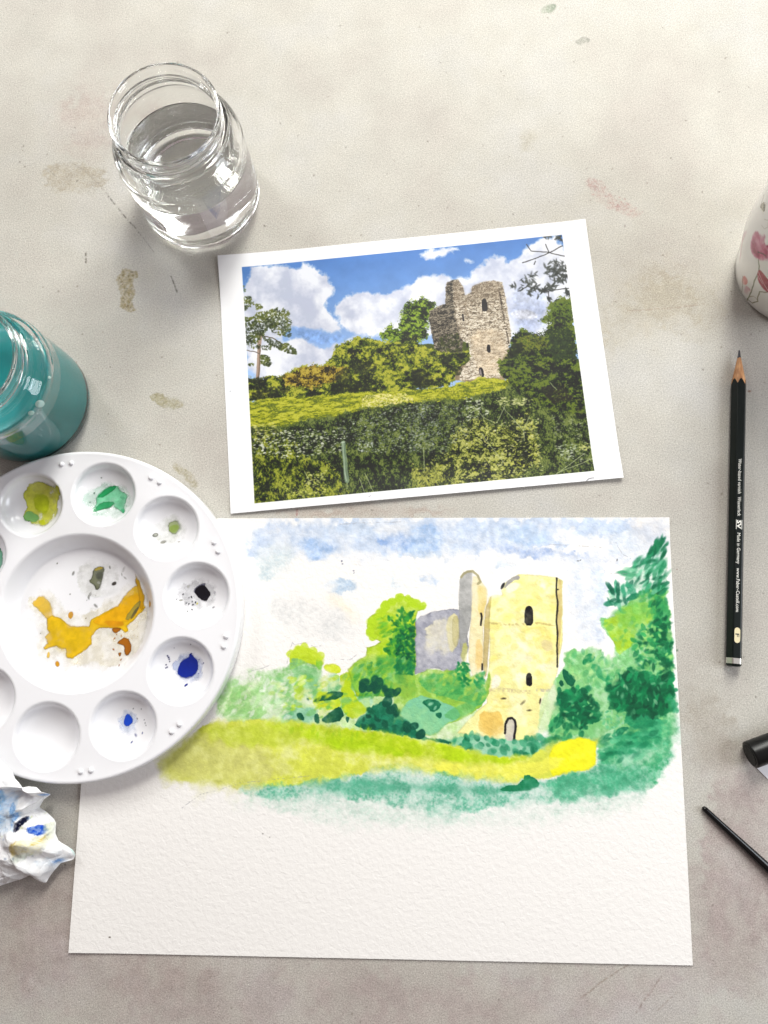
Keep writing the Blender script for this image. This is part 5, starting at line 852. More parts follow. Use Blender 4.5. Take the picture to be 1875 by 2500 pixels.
# ------------------------------------------------------------------ palette
WHITE = simple("white_plastic", (.77, .77, .79), .22, 0, .25, (35, .0002, .3, 2), .5)
def well_profile():
    return [(17.9, 11.03), (17.5, 11.0), (17.0, 10.82), (16.55, 10.4), (16.2, 9.8)] + [(16.0 * math.sin(t), 2.6 + 7.0 * (1 - math.cos(t)) ** 1.0) for t in np.linspace(math.pi / 2, 0, 14)]
def centre_profile():
    return [(41.6, 11.03), (41.0, 10.95), (40.3, 10.55), (39.6, 9.7), (38.6, 8.2), (36.6, 5.2), (34.6, 2.2), (34.2, 1.8), (33.7, 1.63), (33.0, 1.6), (16, 1.6), (0, 1.6)]
def build_palette():
    o = empty("paint_palette", (-165, 33.5, 1.0), 0, "round white plastic palette with ten wells and dabs of watercolour paint", "paint palette")
    bm = bmesh.new()
    def ring(cx, cy, r, z, n):
        vs = [bm.verts.new(((cx + r * math.cos(2 * math.pi * i / n)) * MM, (cy + r * math.sin(2 * math.pi * i / n)) * MM, z * MM)) for i in range(n)]
        return vs, [bm.edges.new((vs[i], vs[(i + 1) % n])) for i in range(n)]
    n0 = 200; edges = []
    out, e = ring(0, 0, 82.6, 11, n0); edges += e
    edges += ring(0, 0, 41.3, 11, 120)[1]
    for k in range(10):
        a = math.radians(36 * k); edges += ring(63 * math.cos(a), 63 * math.sin(a), 17.7, 11, 64)[1]
    bmesh.ops.triangle_fill(bm, use_beauty=True, use_dissolve=False, edges=edges, normal=(0, 0, 1))
    prev = out
    for r, z in ((83.4, 11.15), (84.2, 11.2), (84.9, 10.9), (85.3, 10.2), (85.4, 9.2), (85.5, 1.2), (85.3, .1), (84.6, 0), (84.2, 1), (84.0, 9.2), (83, 9.8)):
        cur = [bm.verts.new((r * math.cos(2 * math.pi * i / n0) * MM, r * math.sin(2 * math.pi * i / n0) * MM, z * MM)) for i in range(n0)]
        for i in range(n0): bm.faces.new((prev[i], cur[i], cur[(i + 1) % n0], prev[(i + 1) % n0]))
        prev = cur
    bmesh.ops.recalc_face_normals(bm, faces=bm.faces)
    me = bpy.data.meshes.new("tray"); bm.to_mesh(me); bm.free()
    link("tray", me, WHITE, o)
    cw = lathe("mixing_well", centre_profile()[::-1], WHITE, o, 128)
    wells = {}; wm = None
    for k in range(10):
        if wm is None: w = lathe("well", well_profile()[::-1], WHITE, o, 72); wm = w.data
        else: w = link("well", wm, None, o)
        a = math.radians(36 * k); w.location = (63 * math.cos(a) * MM, 63 * math.sin(a) * MM, 0); wells[k] = w
    # pairs of little knobs moulded between the wells
    km = None; vf = lathe_data([(1.45, 10.95), (1.3, 11.5), (1.0, 11.9), (.55, 12.15), (0, 12.22)], 20)
    for k in range(10):
        for s in (-1.9, 1.9):
            a = math.radians(36 * k + 17.2 + s)
            if km is None: kb = link("knob", mesh("knob", *vf), WHITE, o); km = kb.data
            else: kb = link("knob", km, None, o)
            kb.location = (79.3 * math.cos(a) * MM, 79.3 * math.sin(a) * MM, 0)
    # pools of paint, thin skins that follow the well floor
    m, n, l, b = material("watercolour_paint"); at = n.new('ShaderNodeAttribute'); at.attribute_name = 'pigment'
    tr = n.new('ShaderNodeBsdfTransparent'); mx = n.new('ShaderNodeMixShader'); out_n = n['Material Output']
    l.new(at.outputs['Color'], b.inputs['Base Color']); l.new(at.outputs['Alpha'], mx.inputs[0]); l.new(tr.outputs[0], mx.inputs[1]); l.new(b.outputs[0], mx.inputs[2]); l.new(mx.outputs[0], out_n.inputs['Surface'])
    b.inputs['Roughness'].default_value = .14
    for key, ops in PUDDLES.items():
        if key == 'c': par, cx, cy, rad, pr = cw, 0, 0, 40, centre_profile()
        else: k = int(key[1:]); par = wells[k]; cx, cy = 63 * math.cos(math.radians(36 * k)), 63 * math.sin(math.radians(36 * k)); rad = 17; pr = well_profile()
        pr = sorted(pr); R = Raster(cx - rad, cy - rad, cx + rad, cy + rad, 3.6 if key == 'c' else 5, (200, 200, 200), 7); R.opaque = False; R.run(ops)
        al = R.al; on = al > .03; quad = on[:-1, :-1] | on[1:, :-1] | on[:-1, 1:] | on[1:, 1:]
        used = np.zeros(al.shape, bool); used[:-1, :-1] |= quad; used[1:, :-1] |= quad; used[:-1, 1:] |= quad; used[1:, 1:] |= quad
        idx = -np.ones(al.shape, int); idx[used] = np.arange(used.sum()); jj, ii = np.nonzero(used)
        X = (ii + .5) / R.res - rad + (cx if False else 0); Y = (jj + .5) / R.res - rad
        Z = np.interp(np.hypot(X, Y), [p[0] for p in pr], [p[1] for p in pr]) + .07 + .10 * al[used]
        qj, qi = np.nonzero(quad); F = np.stack([idx[qj, qi], idx[qj, qi + 1], idx[qj + 1, qi + 1], idx[qj + 1, qi]], 1)
        me = mesh("paint_pool", list(zip(X, Y, Z)), F.tolist())
        ca = me.color_attributes.new('pigment', 'FLOAT_COLOR', 'POINT'); c4 = np.ones((len(X), 4), np.float32)
        c = R.a[used]; c4[:, :3] = np.where(c < .04045, c / 12.92, ((c + .055) / 1.055) ** 2.4) * .9; c4[:, 3] = np.clip(al[used] * 1.05, 0, 1); ca.data.foreach_set('color', c4.ravel())
        link("paint_pool", me, m, par)
build_palette()

# ------------------------------------------------------------------ crumpled tissue
def build_tissue():
    outl = [(-211.5,-27.9),(-208.6,-28.9),(-206.2,-31.1),(-204.7,-34.1),(-199.7,-40.5),(-198.7,-44.2),(-195.6,-48.7),(-191.9,-48.4),(-187.8,-49.3),(-185.1,-52.5),(-185.3,-55.3),(-189.9,-56.2),(-191.3,-58),(-193.6,-60.9),(-190.4,-63.7),(-187,-67.7),(-186.1,-69.8),(-186.8,-74.8),(-184.6,-80.6),(-181.8,-81),(-178.7,-83.3),(-177.4,-86.2),(-178.6,-88.4),(-184.9,-89.1),(-188.4,-92.1),(-191,-94.8),(-192.8,-97.3),(-194.9,-97),(-197.9,-93.1),(-198.2,-91.9),(-205.3,-94.1),(-213.2,-95.3)]
    outl = outl + [(-222, -97), (-236, -92), (-248, -80), (-252, -64), (-247, -46), (-236, -34), (-222, -28)]
    cx, cy = -212.0, -64.0; rng = np.random.default_rng(21)
    NA, NR = 520, 150; ang = np.linspace(0, 2 * np.pi, NA, endpoint=False)
    P = np.array(outl); Q = np.roll(P, -1, 0); rad = np.zeros(NA)
    for i, a in enumerate(ang):
        d = np.array((math.cos(a), math.sin(a))); best = 0
        for p, q in zip(P, Q):
            e = q - p; M = np.array([[d[0], -e[0]], [d[1], -e[1]]]); det = np.linalg.det(M)
            if abs(det) < 1e-9: continue
            t, s = np.linalg.solve(M, p - (cx, cy))
            if t > 0 and -1e-6 <= s <= 1 + 1e-6: best = max(best, t)
        rad[i] = best
    rad = (np.roll(rad, 1) + 2 * rad + np.roll(rad, -1)) / 4
    T = (np.linspace(0, 1, NR) ** .85)[:, None]; A = ang[None]
    X = cx + T * rad[None] * np.cos(A); Y = cy + T * rad[None] * np.sin(A)
    wx = X.copy(); wy = Y.copy()
    def crum(x, y, n, per, seed):
        """sharp creases: a sheet buckled along many random fold lines"""
        g = np.random.default_rng(seed); z = np.zeros_like(x)
        for _ in range(n):
            th = g.random() * np.pi; c = x * math.cos(th) + y * math.sin(th) + g.random() * 100; p = per * (.7 + .8 * g.random())
            z += g.choice((-1, 1)) * np.abs(((c / p) % 2) - 1)
        return z / math.sqrt(n)
    wx += 2.2 * crum(X, Y, 4, 26, 3); wy += 2.2 * crum(X, Y, 4, 26, 4)
    big = crum(wx, wy, 5, 15, 5); mid = crum(wx + 1.5 * big, wy, 6, 7.5, 6); sm = crum(wx, wy + mid, 5, 4.5, 8)
    env = 1 - T ** 3.0
    Z = 4.0 + env * 13 + (6.4 * (big - big.mean()) + 4.6 * (mid - mid.mean()) + 1.3 * sm) * (.35 + .65 * env)
    edge = np.clip((T - .86) / .14, 0, 1); Z = Z * (1 - .75 * edge ** 2) + edge * (2 + 2 * np.abs(crum(np.cos(A) * 40 + 0 * T, np.sin(A) * 40 + 0 * T, 3, 16, 9)))
    Z = np.maximum(Z, .5 + 0 * Z)
    X = X + 1.2 * mid * env; Y = Y + 1.2 * np.roll(mid, 60, 1) * env
    # the part that lies over the palette rim rides on it
    dpal = np.hypot(X + 165, Y - 33.5); Z += np.clip((92 - dpal) / 4, 0, 1) * 13.4
    R = Raster(-258, -102, -172, -22, 3, (252, 252, 253), 4); R.opaque = True
    B = [([(-218, -44), (-209, -47), (-203, -52), (-198, -58), (-200, -66), (-206, -70), (-216, -70)], (196, 222, 248), .7, 4, 2.5), ([(-196, -86), (-186, -84), (-180, -86), (-188, -92)], (206, 226, 246), .6, 3, 2), ([(-216, -46), (-210.6, -48.2), (-206, -49.0), (-204.6, -54.0), (-206.4, -58.6), (-209.0, -64.3), (-213.8, -67.9), (-218, -58)], (150, 200, 245), .85, 3, 1.5), ([(-212, -48.2), (-208.2, -49.0), (-206.6, -54.0), (-209.4, -56.6)], (60, 130, 225), .8, 2, 1),
 ([(-203.5, -55), (-199, -58.3), (-200.2, -64.6), (-202.1, -70.0), (-203.8, -62)], (130, 180, 240), .85, 1.5, 1), ([(-201.9, -69.2), (-199.3, -63.9), (-195.4, -62.7), (-195.3, -65.2), (-199.4, -69.2)], (16, 20, 44), .95, .6, .6), ([(-195.3, -67.5), (-188.6, -68.7), (-188.9, -73.4), (-191.7, -73.0), (-195.4, -70.4)], (26, 82, 210), .92, .8, .7),
 ([(-204.8, -79.2), (-201.6, -73.5), (-198.6, -73.1), (-201, -80.2)], (222, 180, 70), .85, 2, 1), ([(-205, -80), (-200, -72.6), (-190, -73), (-189, -80), (-200, -83)], (246, 236, 176), .7, 3, 1.5), ([(-193.9, -76.4), (-189.5, -73.8), (-190.2, -76.2)], (226, 186, 40), .8, 1.2, .6),
 ([(-213, -34), (-208.9, -36.1), (-207.0, -39.1), (-207.2, -42.8), (-211.4, -45.3)], (190, 180, 120), .8, 1.5, 1), ([(-188.7, -53.2), (-185.0, -53.4), (-185.3, -55.6), (-188.4, -56)], (120, 160, 230), .8, 1, .6), ([(-189.1, -87.6), (-184.5, -85.8), (-181.8, -87.6), (-187.1, -88.8)], (110, 160, 235), .85, 1, .6),
 ([(-205.4, -81.2), (-196.3, -79.6), (-195.6, -82.5), (-204.7, -84.5)], (214, 226, 214), .8, 1.5, 1), ([(-180.8, -82.2), (-178.6, -81.5), (-176.3, -85.7), (-178.4, -86.8)], (190, 226, 220), .8, 1, .6), ([(-189.5, -69), (-187, -69), (-187, -78), (-190, -80)], (226, 236, 190), .6, 2, 1)]
    for p, c, a, sft, rg in B: R.wash(p, c, a, sft * 1.2, rg * 1.3, .1, .6, .45)
    R.scatter([(-215, -62), (-190, -62), (-186, -80), (-205, -90)], 26, .5, 1.6, .6, 0, 180, [(120, 160, 215), (90, 110, 140), (190, 205, 120)], .5)
    v = np.stack([X, Y, Z], -1).reshape(-1, 3); f = []
    for j in range(NR - 1):
        for i in range(NA): f.append((j * NA + i, (j + 1) * NA + i, (j + 1) * NA + (i + 1) % NA, j * NA + (i + 1) % NA))
    base = np.array((-212, -64, 0)); me = mesh("paper_towel", (v - base).tolist(), f)
    # lower layers of the wad: folds that peep out beneath the top sheet
    m, n, l, b = material("tissue_paper"); at = n.new('ShaderNodeAttribute'); at.attribute_name = 'stain'; l.new(at.outputs['Color'], b.inputs['Base Color'])
    b.inputs['Roughness'].default_value = .9; b.inputs['Specular IOR Level'].default_value = .1
    b.inputs['Subsurface Weight'].default_value = .25; b.inputs['Subsurface Radius'].default_value = (1, 1, 1); b.inputs['Subsurface Scale'].default_value = .003
    z, bp = add_bump(n, l, b, 700, .0003, .5, 4)
    vo = n.new('ShaderNodeTexVoronoi'); vo.inputs['Scale'].default_value = 130; vo.inputs['Randomness'].default_value = 1
    tcv = n.new('ShaderNodeTexCoord'); wv = n.new('ShaderNodeTexNoise'); wv.inputs['Scale'].default_value = 60; mv = n.new('ShaderNodeVectorMath'); mv.operation = 'MULTIPLY_ADD'; mv.inputs[1].default_value = (.012, .012, .012)
    l.new(tcv.outputs['Object'], wv.inputs['Vector']); l.new(wv.outputs['Color'], mv.inputs[0]); l.new(tcv.outputs['Object'], mv.inputs[2]); l.new(mv.outputs[0], vo.inputs['Vector'])
    b2 = n.new('ShaderNodeBump'); b2.inputs['Distance'].default_value = .0035; b2.inputs['Strength'].default_value = .55
    l.new(vo.outputs['Distance'], b2.inputs['Height']); l.new(bp.outputs[0], b2.inputs['Normal']); l.new(b2.outputs[0], b.inputs['Normal'])
    ii = np.clip(((v[:, 0] - R.x0) * 3).astype(int), 0, R.W - 1); jj = np.clip(((v[:, 1] - R.y0) * 3).astype(int), 0, R.H - 1)
    c = R.a[jj, ii]; c4 = np.ones((len(v), 4), np.float32); c4[:, :3] = np.where(c < .04045, c / 12.92, ((c + .055) / 1.055) ** 2.4) * .9
    ca = me.color_attributes.new('stain', 'FLOAT_COLOR', 'POINT'); ca.data.foreach_set('color', c4.ravel())
    o = link("crumpled_tissue", me, m); o.location = [q * MM for q in base]
    sd = o.modifiers.new("thickness", 'SOLIDIFY'); sd.thickness = .0002
    tag(o, "crumpled white paper towel stained blue and yellow against the palette rim", "paper towel")
    autosmooth(o, 22)
build_tissue()

# ------------------------------------------------------------------ pencil
def text_mesh(name, body, mat, parent, x0, x1, yc, h, z, offset=0.0):
    cu = bpy.data.curves.new(name, 'FONT'); cu.body = body; cu.size = 1; cu.offset = offset; cu.resolution_u = 2; cu.fill_mode = 'FRONT'
    t = bpy.data.objects.new(name, cu); col.objects.link(t); bpy.context.view_layer.update()
    me = bpy.data.meshes.new_from_object(t.evaluated_get(bpy.context.evaluated_depsgraph_get())); bpy.data.objects.remove(t)
    co = np.array([v.co for v in me.vertices]); lo, hi = co.min(0), co.max(0); s = h / .7
    co2 = np.empty_like(co); co2[:, 0] = x0 + (co[:, 0] - lo[0]) / (hi[0] - lo[0]) * (x1 - x0); co2[:, 1] = yc + (co[:, 1] - .35) * s; co2[:, 2] = z
    me.vertices.foreach_set('co', (co2 * MM).ravel()); me.materials.clear(); me.update(); me.name = name
    return link(name, me, mat, parent, False)
def build_pencil():
    tip, end = np.array((204.73, 124.73)), np.array((166.06, -41.22)); d = end - tip; L = float(np.hypot(*d)); rz = math.atan2(d[1], d[0])
    o = empty("pencil", (tip[0], tip[1], 0), rz, "sharpened black hexagonal pencil with silver lettering and band", "pencil")
    ap = 3.55; N = 96; zc = ap + .05
    def hexr(t): u = (t + math.pi / 6) % (math.pi / 3) - math.pi / 6; return min(ap / math.cos(u), 4.0)
    def hexr_flat(t): return hexr(t - math.pi / 2)
    slope = .203
    def tube(name, rings, mat, cap0=False, cap1=False):
        v = []; f = []
        for rg in rings: v += rg
        for j in range(len(rings) - 1):
            for i in range(N): f.append((j * N + i, (j + 1) * N + i, (j + 1) * N + (i + 1) % N, j * N + (i + 1) % N))
        if cap0: f.append(tuple(range(N)))
        if cap1: f.append(tuple(range((len(rings) - 1) * N, len(rings) * N))[::-1])
        ob = link(name, mesh(name, v, f), mat, o); autosmooth(ob, 25); return ob
    TH = [2 * math.pi * i / N for i in range(N)]
    ring = lambda xf, rf: [(xf(t), rf(t) * math.cos(t), zc + rf(t) * math.sin(t)) for t in TH]
    wob = lambda t: .35 * math.sin(6 * t + 1) + .25 * math.sin(2 * t)
    xs = lambda t: hexr_flat(t) / slope + wob(t)
    # varnished body, thin lip where the varnish was cut
    lacq, n, l, b = material("dark_green_lacquer"); b.inputs['Base Color'].default_value = (.002, .005, .004, 1); b.inputs['Roughness'].default_value = .3; b.inputs['Specular IOR Level'].default_value = .3
    add_bump(n, l, b, 300, .00005, .3, 2)
    tube("body", [ring(xs, lambda t: hexr_flat(t) - .12), ring(lambda t: xs(t) + .1, hexr_flat), ring(lambda t: 60, hexr_flat), ring(lambda t: 120, hexr_flat), ring(lambda t: L - 4.4, hexr_flat)], lacq)
    wood, n, l, b = material("sharpened_cedar"); t = n.new('ShaderNodeTexCoord'); mp = n.new('ShaderNodeMapping'); mp.inputs['Scale'].default_value = (60, 700, 700)
    z = n.new('ShaderNodeTexNoise'); z.inputs['Scale'].default_value = 1.5; z.inputs['Detail'].default_value = 4; r = n.new('ShaderNodeValToRGB')
    r.color_ramp.elements[0].color = (.30, .12, .045, 1); r.color_ramp.elements[1].color = (.60, .32, .14, 1); r.color_ramp.elements[0].position = .3; r.color_ramp.elements[1].position = .7
    l.new(t.outputs['Object'], mp.inputs[0]); l.new(mp.outputs[0], z.inputs['Vector']); l.new(z.outputs[0], r.inputs[0]); l.new(r.outputs[0], b.inputs['Base Color']); b.inputs['Roughness'].default_value = .6
    tube("sharpened_wood", [ring(lambda t: 4.6 + .3 * math.sin(3 * t), lambda t: (4.6 + .3 * math.sin(3 * t)) * slope)] + [ring(lambda t, q=q: 4.8 + (xs(t) + .05 - 4.8) * q, lambda t, q=q: (4.8 + (xs(t) - .6 - 4.8) * q) * slope) for q in (.33, .66, 1)], wood)
    lead = simple("graphite", (.035, .035, .04), .35, .4)
    tube("lead", [ring(lambda t: .15, lambda t: .28), ring(lambda t: .3, lambda t: .42), ring(lambda t: 2.4, lambda t: .62), ring(lambda t: 4.9, lambda t: .97)], lead, True)
    silver = simple("silver_foil", (.62, .60, .55), .3, .9)
    tube("silver_band", [ring(lambda t: L - 4.4, hexr_flat), ring(lambda t: L - 4.35, lambda t: hexr_flat(t) + .03), ring(lambda t: L - 1.6, lambda t: hexr_flat(t) + .03), ring(lambda t: L - 1.55, hexr_flat)], silver)
    tube("dipped_end", [ring(lambda t: L - 1.55, hexr_flat), ring(lambda t: L - .8, lambda t: hexr_flat(t) * .98), ring(lambda t: L - .3, lambda t: hexr_flat(t) * .86), ring(lambda t: L, lambda t: hexr_flat(t) * .5)], lacq, False, True)
    foil = simple("silver_print", (.85, .84, .76), .4, .2); zt = zc + ap + .02
    for body, a, b_, hh, off in (("Water-based varnish", 61.9, 80.7, 1.75, 0), ("Wasserlack", 82.4, 92.7, 1.75, 0), ("SV", 94.8, 99.4, 2.1, .03), ("Made in Germany", 101.6, 117.8, 1.75, 0), ("www.Faber-Castell.com", 120, 142.6, 1.75, 0)):
        text_mesh("lettering", body, foil, o, a, b_, -.05, hh, zt, off)
    v = [(x, y, zt) for x, y in ((94.6, 1.25), (99.6, 1.25), (99.6, 1.5), (94.6, 1.5))] + [(x, y, zt) for x, y in ((94.6, -1.6), (99.6, -1.6), (99.6, -1.35), (94.6, -1.35))]
    link("lettering", mesh("lettering", v, [(0, 1, 2, 3), (4, 5, 6, 7)]), foil, o, False)
    v = [(152 - 1.45 * math.cos(a), 1.45 * math.sin(a), zt) for a in np.linspace(-math.pi / 2, math.pi / 2, 14)] + [(156.9 + 1.45 * math.cos(a), 1.45 * math.sin(a), zt) for a in np.linspace(math.pi / 2, -math.pi / 2, 14)]
    bd = link("grade_badge", mesh("grade_badge", v, [tuple(range(len(v)))[::-1]]), simple("cream_print", (.66, .58, .36), .4), o, False)
    text_mesh("lettering", "F", simple("dark_print", (.03, .03, .025), .5), bd, 153.6, 155.3, 0, 1.9, zt + .02, .02)
build_pencil()

# ------------------------------------------------------------------ cup with printed flowers
def build_cup():
    o = empty("ceramic_cup", (243.5, 165.8, .05), 0, "white ceramic cup printed with pink and red flowers at the right edge", "cup")
    k = 40.0
    R = Raster(-k * math.pi, 0, k * math.pi, 100, 5, (246, 243, 238), 9)
    def U(a): return ((a + 2 * math.pi if a < 0 else a) - math.pi) * k
    def pts(q): return [(U(a), z) for a, z in q]
    def motif(dx, flip=1, lift=0):
        def T(q): return [(x * flip + dx, z + lift) for x, z in pts(q)]
        tul = [(3.051, 43.5), (3.10, 39.5), (-3.118, 38.4), (-2.925, 43.2), (-2.80, 48.2), (-2.84, 55.9), (-2.94, 59.5), (-2.98, 55.5), (-3.06, 58.6), (-3.10, 53)]
        R.line(T([(-2.925, 44.2), (-2.87, 42), (-2.819, 38.3), (-2.75, 20), (-2.70, 3)]), .9, (110, 112, 84), .8, 0)
        R.wash(T([(3.06, 52), (3.04, 46), (3.11, 41), (-3.06, 40), (-2.93, 44.5), (-2.84, 49.2), (-2.84, 56.9), (-2.94, 59.5), (-3.0, 55.5), (-3.07, 59.6), (-3.12, 54.5)]), (190, 66, 112), .94, .9, .8, .1, .6, 0)
        R.wash(T([(3.08, 47), (3.12, 42.5), (-3.04, 42), (-2.93, 46), (-3.0, 49), (-3.1, 48)]), (146, 18, 66), .85, 1.5, .8, 0, .5, 0)
        R.line(T([(-3.0, 47), (-2.93, 50.5), (-2.88, 52)]), .7, (70, 20, 40), .8, 0)
        R.wash(T([(-2.83, 40.4), (-2.75, 41.5), (-2.62, 41.8), (-2.5, 39), (-2.49, 33), (-2.6, 31.3), (-2.70, 31.8), (-2.80, 34.5), (-2.84, 38)]), (172, 30, 56), .96, .8, .7, .15, .5, 0)
        R.line(T([(-2.83, 38), (-2.7, 36), (-2.55, 33.5)]), .5, (238, 214, 214), .8, 0); R.line(T([(-2.80, 35.5), (-2.68, 34.5)]), .5, (238, 214, 214), .8, 0)
        R.line(T([(-2.566, 31.5), (-2.637, 25.5), (-2.60, 18), (-2.556, 13.4), (-2.60, 6), (-2.719, 4.2)]), .8, (126, 120, 92), .8, 0)
        R.line(T([(-2.719, 4.2), (-2.70, 10), (-2.665, 14.1), (-2.60, 15), (-2.556, 13.4)]), .6, (150, 140, 110), .7, 0)
        R.wash(T([(-3.03, 16), (-2.95, 21), (-2.88, 20), (-2.87, 14), (-2.92, 11), (-2.99, 11)]), (226, 130, 124), .85, 1.8, .8, 0, .6, 0)
        R.line(T([(-3.02, 15.5), (-2.97, 12), (-2.931, 9), (-2.90, 5), (-2.864, 2.2)]), .6, (130, 110, 84), .8, 0)
        R.wash(T([(-2.88, 12), (-2.80, 18), (-2.74, 15), (-2.78, 8), (-2.85, 6)]), (224, 180, 184), .8, 2, 1, 0, .5, 0)
        R.wash(T([(2.80, 29), (2.84, 36), (2.90, 37), (2.93, 30), (3.02, 24), (3.06, 16), (2.98, 17), (2.90, 24)]), (210, 164, 172), .8, 2, 1.2, 0, .5, 0)
        bee = T([(2.83, 56.5), (2.88, 58.8), (2.95, 61), (2.99, 63.5), (2.95, 65.5), (2.89, 64), (2.84, 61)])
        R.wash(bee, (92, 88, 66), .9, .4, .3, 0, .3, 0)
        for q in range(4): R.line(T([(2.84 + q * .032, 62.5 - .3 * q), (2.89 + q * .032, 58 + q * 1.2)]), .55, (228, 222, 202), .85, 0)
        R.line(T([(2.83, 58), (2.78, 60.5), (2.75, 61)]), .5, (90, 86, 66), .8, 0)
        R.line(T([(3.06, 62), (3.12, 66), (-3.10, 64), (-3.13, 60), (3.08, 58)]), .35, (196, 190, 178), .7, 0)
    motif(0); motif(62, -1, 4); motif(-68, 1, 2); motif(118, -1, 0)
    m, n, l, b = material("glazed_ceramic"); uv = n.new('ShaderNodeUVMap'); im = n.new('ShaderNodeTexImage'); im.image = R.image("flower_transfer"); im.interpolation = 'Cubic'
    sc = n.new('ShaderNodeVectorMath'); sc.operation = 'SCALE'; sc.inputs['Scale'].default_value = .82
    l.new(uv.outputs[0], im.inputs['Vector']); l.new(im.outputs[0], sc.inputs[0]); l.new(sc.outputs[0], b.inputs['Base Color']); b.inputs['Roughness'].default_value = .16; b.inputs['Coat Weight'].default_value = .3
    prof = [(0, 2.0), (24, 2.0), (26, .1), (28.6, 0), (29.6, .6), (30.4, 1.4), (31.2, 3), (32.4, 8), (34.4, 15), (36.6, 22), (38.9, 30), (41.2, 45), (42.9, 60), (45.2, 78), (47.6, 93), (48.0, 95.2), (47.5, 96.2), (46.6, 96.3), (45.8, 95.3), (43.2, 78), (40.8, 60), (38.9, 45), (36.4, 30), (31.5, 16), (27, 9.5), (18, 6.8), (0, 6.5)]
    n_a = 128; v, f = lathe_data(prof, n_a); me = mesh("cup_body", v, f); uvl = me.uv_layers.new(name="UVMap"); vz = [q[2] for q in v]
    for p in me.polygons:
        ps = []
        for li in p.loop_indices:
            x, y, z = v[me.loops[li].vertex_index]; ps.append((math.atan2(y, x), z, li))
        mxa = max(q[0] for q in ps)
        for a, z, li in ps:
            if a < -1 and mxa > 2.5: pass
            a2 = a if a >= 0 else a + 2 * math.pi
            uvl.data[li].uv = (a2 / (2 * math.pi), z / 100)
        us = [uvl.data[q[2]].uv[0] for q in ps]
        if max(us) - min(us) > .5:
            for _, z, li in ps:
                if uvl.data[li].uv[0] < .5: uvl.data[li].uv[0] += 1
    link("cup_body", me, m, o)
    # handle on the far side
    path = [(43.4, 0, 66), (56, 0, 72), (66, 0, 62), (66, 0, 46), (57, 0, 34), (41.5, 0, 32)]; P = [Vector(p) for p in path]; hv = []; hf = []; ks = 14; pts_h = []
    for i in range(len(P) - 1):
        p0, p1, p2, p3 = P[max(0, i - 1)], P[i], P[i + 1], P[min(len(P) - 1, i + 2)]
        for t in np.linspace(0, 1, 8, endpoint=False): pts_h.append(.5 * (2 * p1 + (p2 - p0) * t + (2 * p0 - 5 * p1 + 4 * p2 - p3) * t * t + (3 * p1 - p0 - 3 * p2 + p3) * t ** 3))
    pts_h.append(P[-1])
    for i, p in enumerate(pts_h):
        d = (pts_h[min(i + 1, len(pts_h) - 1)] - pts_h[max(i - 1, 0)]).normalized(); nn = Vector((0, 1, 0)).cross(d)
        for q in range(ks): w = 2 * math.pi * q / ks; hv.append(tuple(p + Vector((0, 1, 0)) * 5.2 * math.cos(w) + nn * 3.4 * math.sin(w)))
    for i in range(len(pts_h) - 1):
        for q in range(ks): hf.append((i * ks + q, (i + 1) * ks + q, (i + 1) * ks + (q + 1) % ks, i * ks + (q + 1) % ks))
    link("handle", mesh("handle", hv, hf), simple("white_glaze", (.76, .74, .70), .16, 0, .3), o)
build_cup()

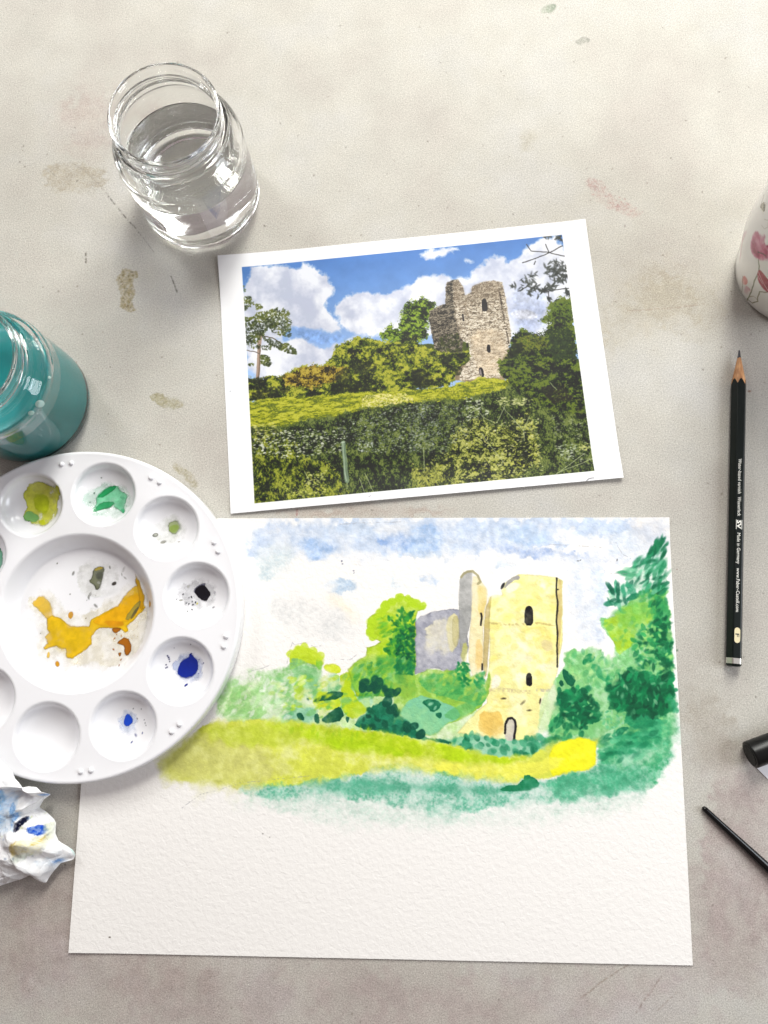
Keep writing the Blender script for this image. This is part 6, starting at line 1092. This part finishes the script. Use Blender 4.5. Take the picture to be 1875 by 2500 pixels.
# ------------------------------------------------------------------ brush, pen, paper slip
BLACK = simple("black_gloss", (.002, .002, .002), .18, 0, 0, None, .35)
def rod(name, rows, mat, parent, n=40, zf=None):
    """rows (x, r); axis along local x at height r or zf(x)"""
    v = []; f = []
    for x, r in rows:
        z = zf(x)
        v += [(x, r * math.cos(2 * math.pi * i / n), z + r * math.sin(2 * math.pi * i / n)) for i in range(n)]
    for j in range(len(rows) - 1):
        for i in range(n): f.append((j * n + i, (j + 1) * n + i, (j + 1) * n + (i + 1) % n, j * n + (i + 1) % n))
    f.append(tuple(range(n))); f.append(tuple(range((len(rows) - 1) * n, len(rows) * n))[::-1])
    return link(name, mesh(name, v, f), mat, parent)
def build_brush():
    a, b = np.array((137.2, -107.1)), np.array((162.8, -139.35)); d = b - a
    o = empty("paintbrush", (a[0], a[1], 0), math.atan2(d[1], d[0]), "thin black paintbrush handle tapering towards the right edge", "paintbrush")
    zf = lambda x: 1.45 + 2.3 * min(1, x / 120) if x <= 120 else 3.75 - (x - 120) * .012
    rows = [(-.1, .35), (.1, .75), (.5, 1.08), (1.1, 1.28), (2, 1.36), (10, 1.5), (30, 1.95), (60, 2.7), (90, 3.5), (108, 3.6), (125, 3.0), (135, 2.6)]
    rod("handle", rows, BLACK, o, 40, zf)
    rod("ferrule", [(134.5, 2.62), (135, 2.75), (138, 2.75), (138.4, 2.6), (139, 2.75), (158, 2.3), (160, 2.25)], simple("nickel", (.6, .6, .6), .25, 1), o, 40, zf)
    rod("bristles", [(159.8, 2.1), (164, 2.7), (170, 2.4), (176, 1.2), (180, .15)], simple("brown_hair", (.10, .045, .02), .6), o, 40, zf)
build_brush()
def build_pen():
    p0, p1 = np.array((161.6, -84.2)), np.array((173.6, -82.2)); ang = math.atan2(.205, 1) 
    o = empty("marker_pen", (163.4, -84.4, 0), ang, "thick black pen with a flat capped end at the right edge", "pen")
    R_ = 6.75; zf = lambda x: R_ + .35
    rod("cap", [(.0, 6.2), (.25, 6.6), (.9, R_), (20, R_), (44, R_), (44.6, 6.6)], simple("black_plastic", (.003, .003, .003), .34, 0, 0, (500, .00003, .3, 2), .3), o, 64, zf)
    rod("barrel", [(44.6, 6.2), (120, 6.2), (132, 4.4), (136, 3)], BLACK, o, 64, zf)
    # moulded end disc and the grip ribs of the clip
    rod("end_disc", [(-.35, 4.9), (-.3, 5.3), (.02, 5.4)], simple("worn_grey_plastic", (.012, .012, .012), .6, 0, 0, (900, .0003, 1, 3), .3), o, 48, zf)
    v = []; f = []
    for i in range(4):
        x = 10.5 + i * 1.1
        for s in range(9):
            t = math.radians(50 + s * 7); b0 = len(v)
            v += [(x, -(R_ + .22) * math.cos(t) * 1, zf(0) + (R_ + .22) * math.sin(t)), (x + .5, -(R_ + .22) * math.cos(t), zf(0) + (R_ + .22) * math.sin(t))]
            if s: f.append((b0 - 2, b0 - 1, b0 + 1, b0))
    link("grip_ribs", mesh("grip_ribs", v, f), BLACK, o, False)
build_pen()
def build_slip():
    o = empty("paper_slip", (167.6, -91.6, .05), -.95, "small white paper slip poking out beneath the black pen", "paper slip")
    v = [(-1, 0, .1), (26, 0, .1), (26, 16, .1), (-1, 16, .1), (-1, 0, .3), (26, 0, .3), (26, 16, .3), (-1, 16, .3)]
    link("slip_sheet", mesh("slip_sheet", v, [(3, 2, 1, 0), (4, 5, 6, 7), (0, 1, 5, 4), (1, 2, 6, 5), (2, 3, 7, 6), (3, 0, 4, 7)]), simple("slip_white", (.8, .8, .82), .6), o, False)
build_slip()
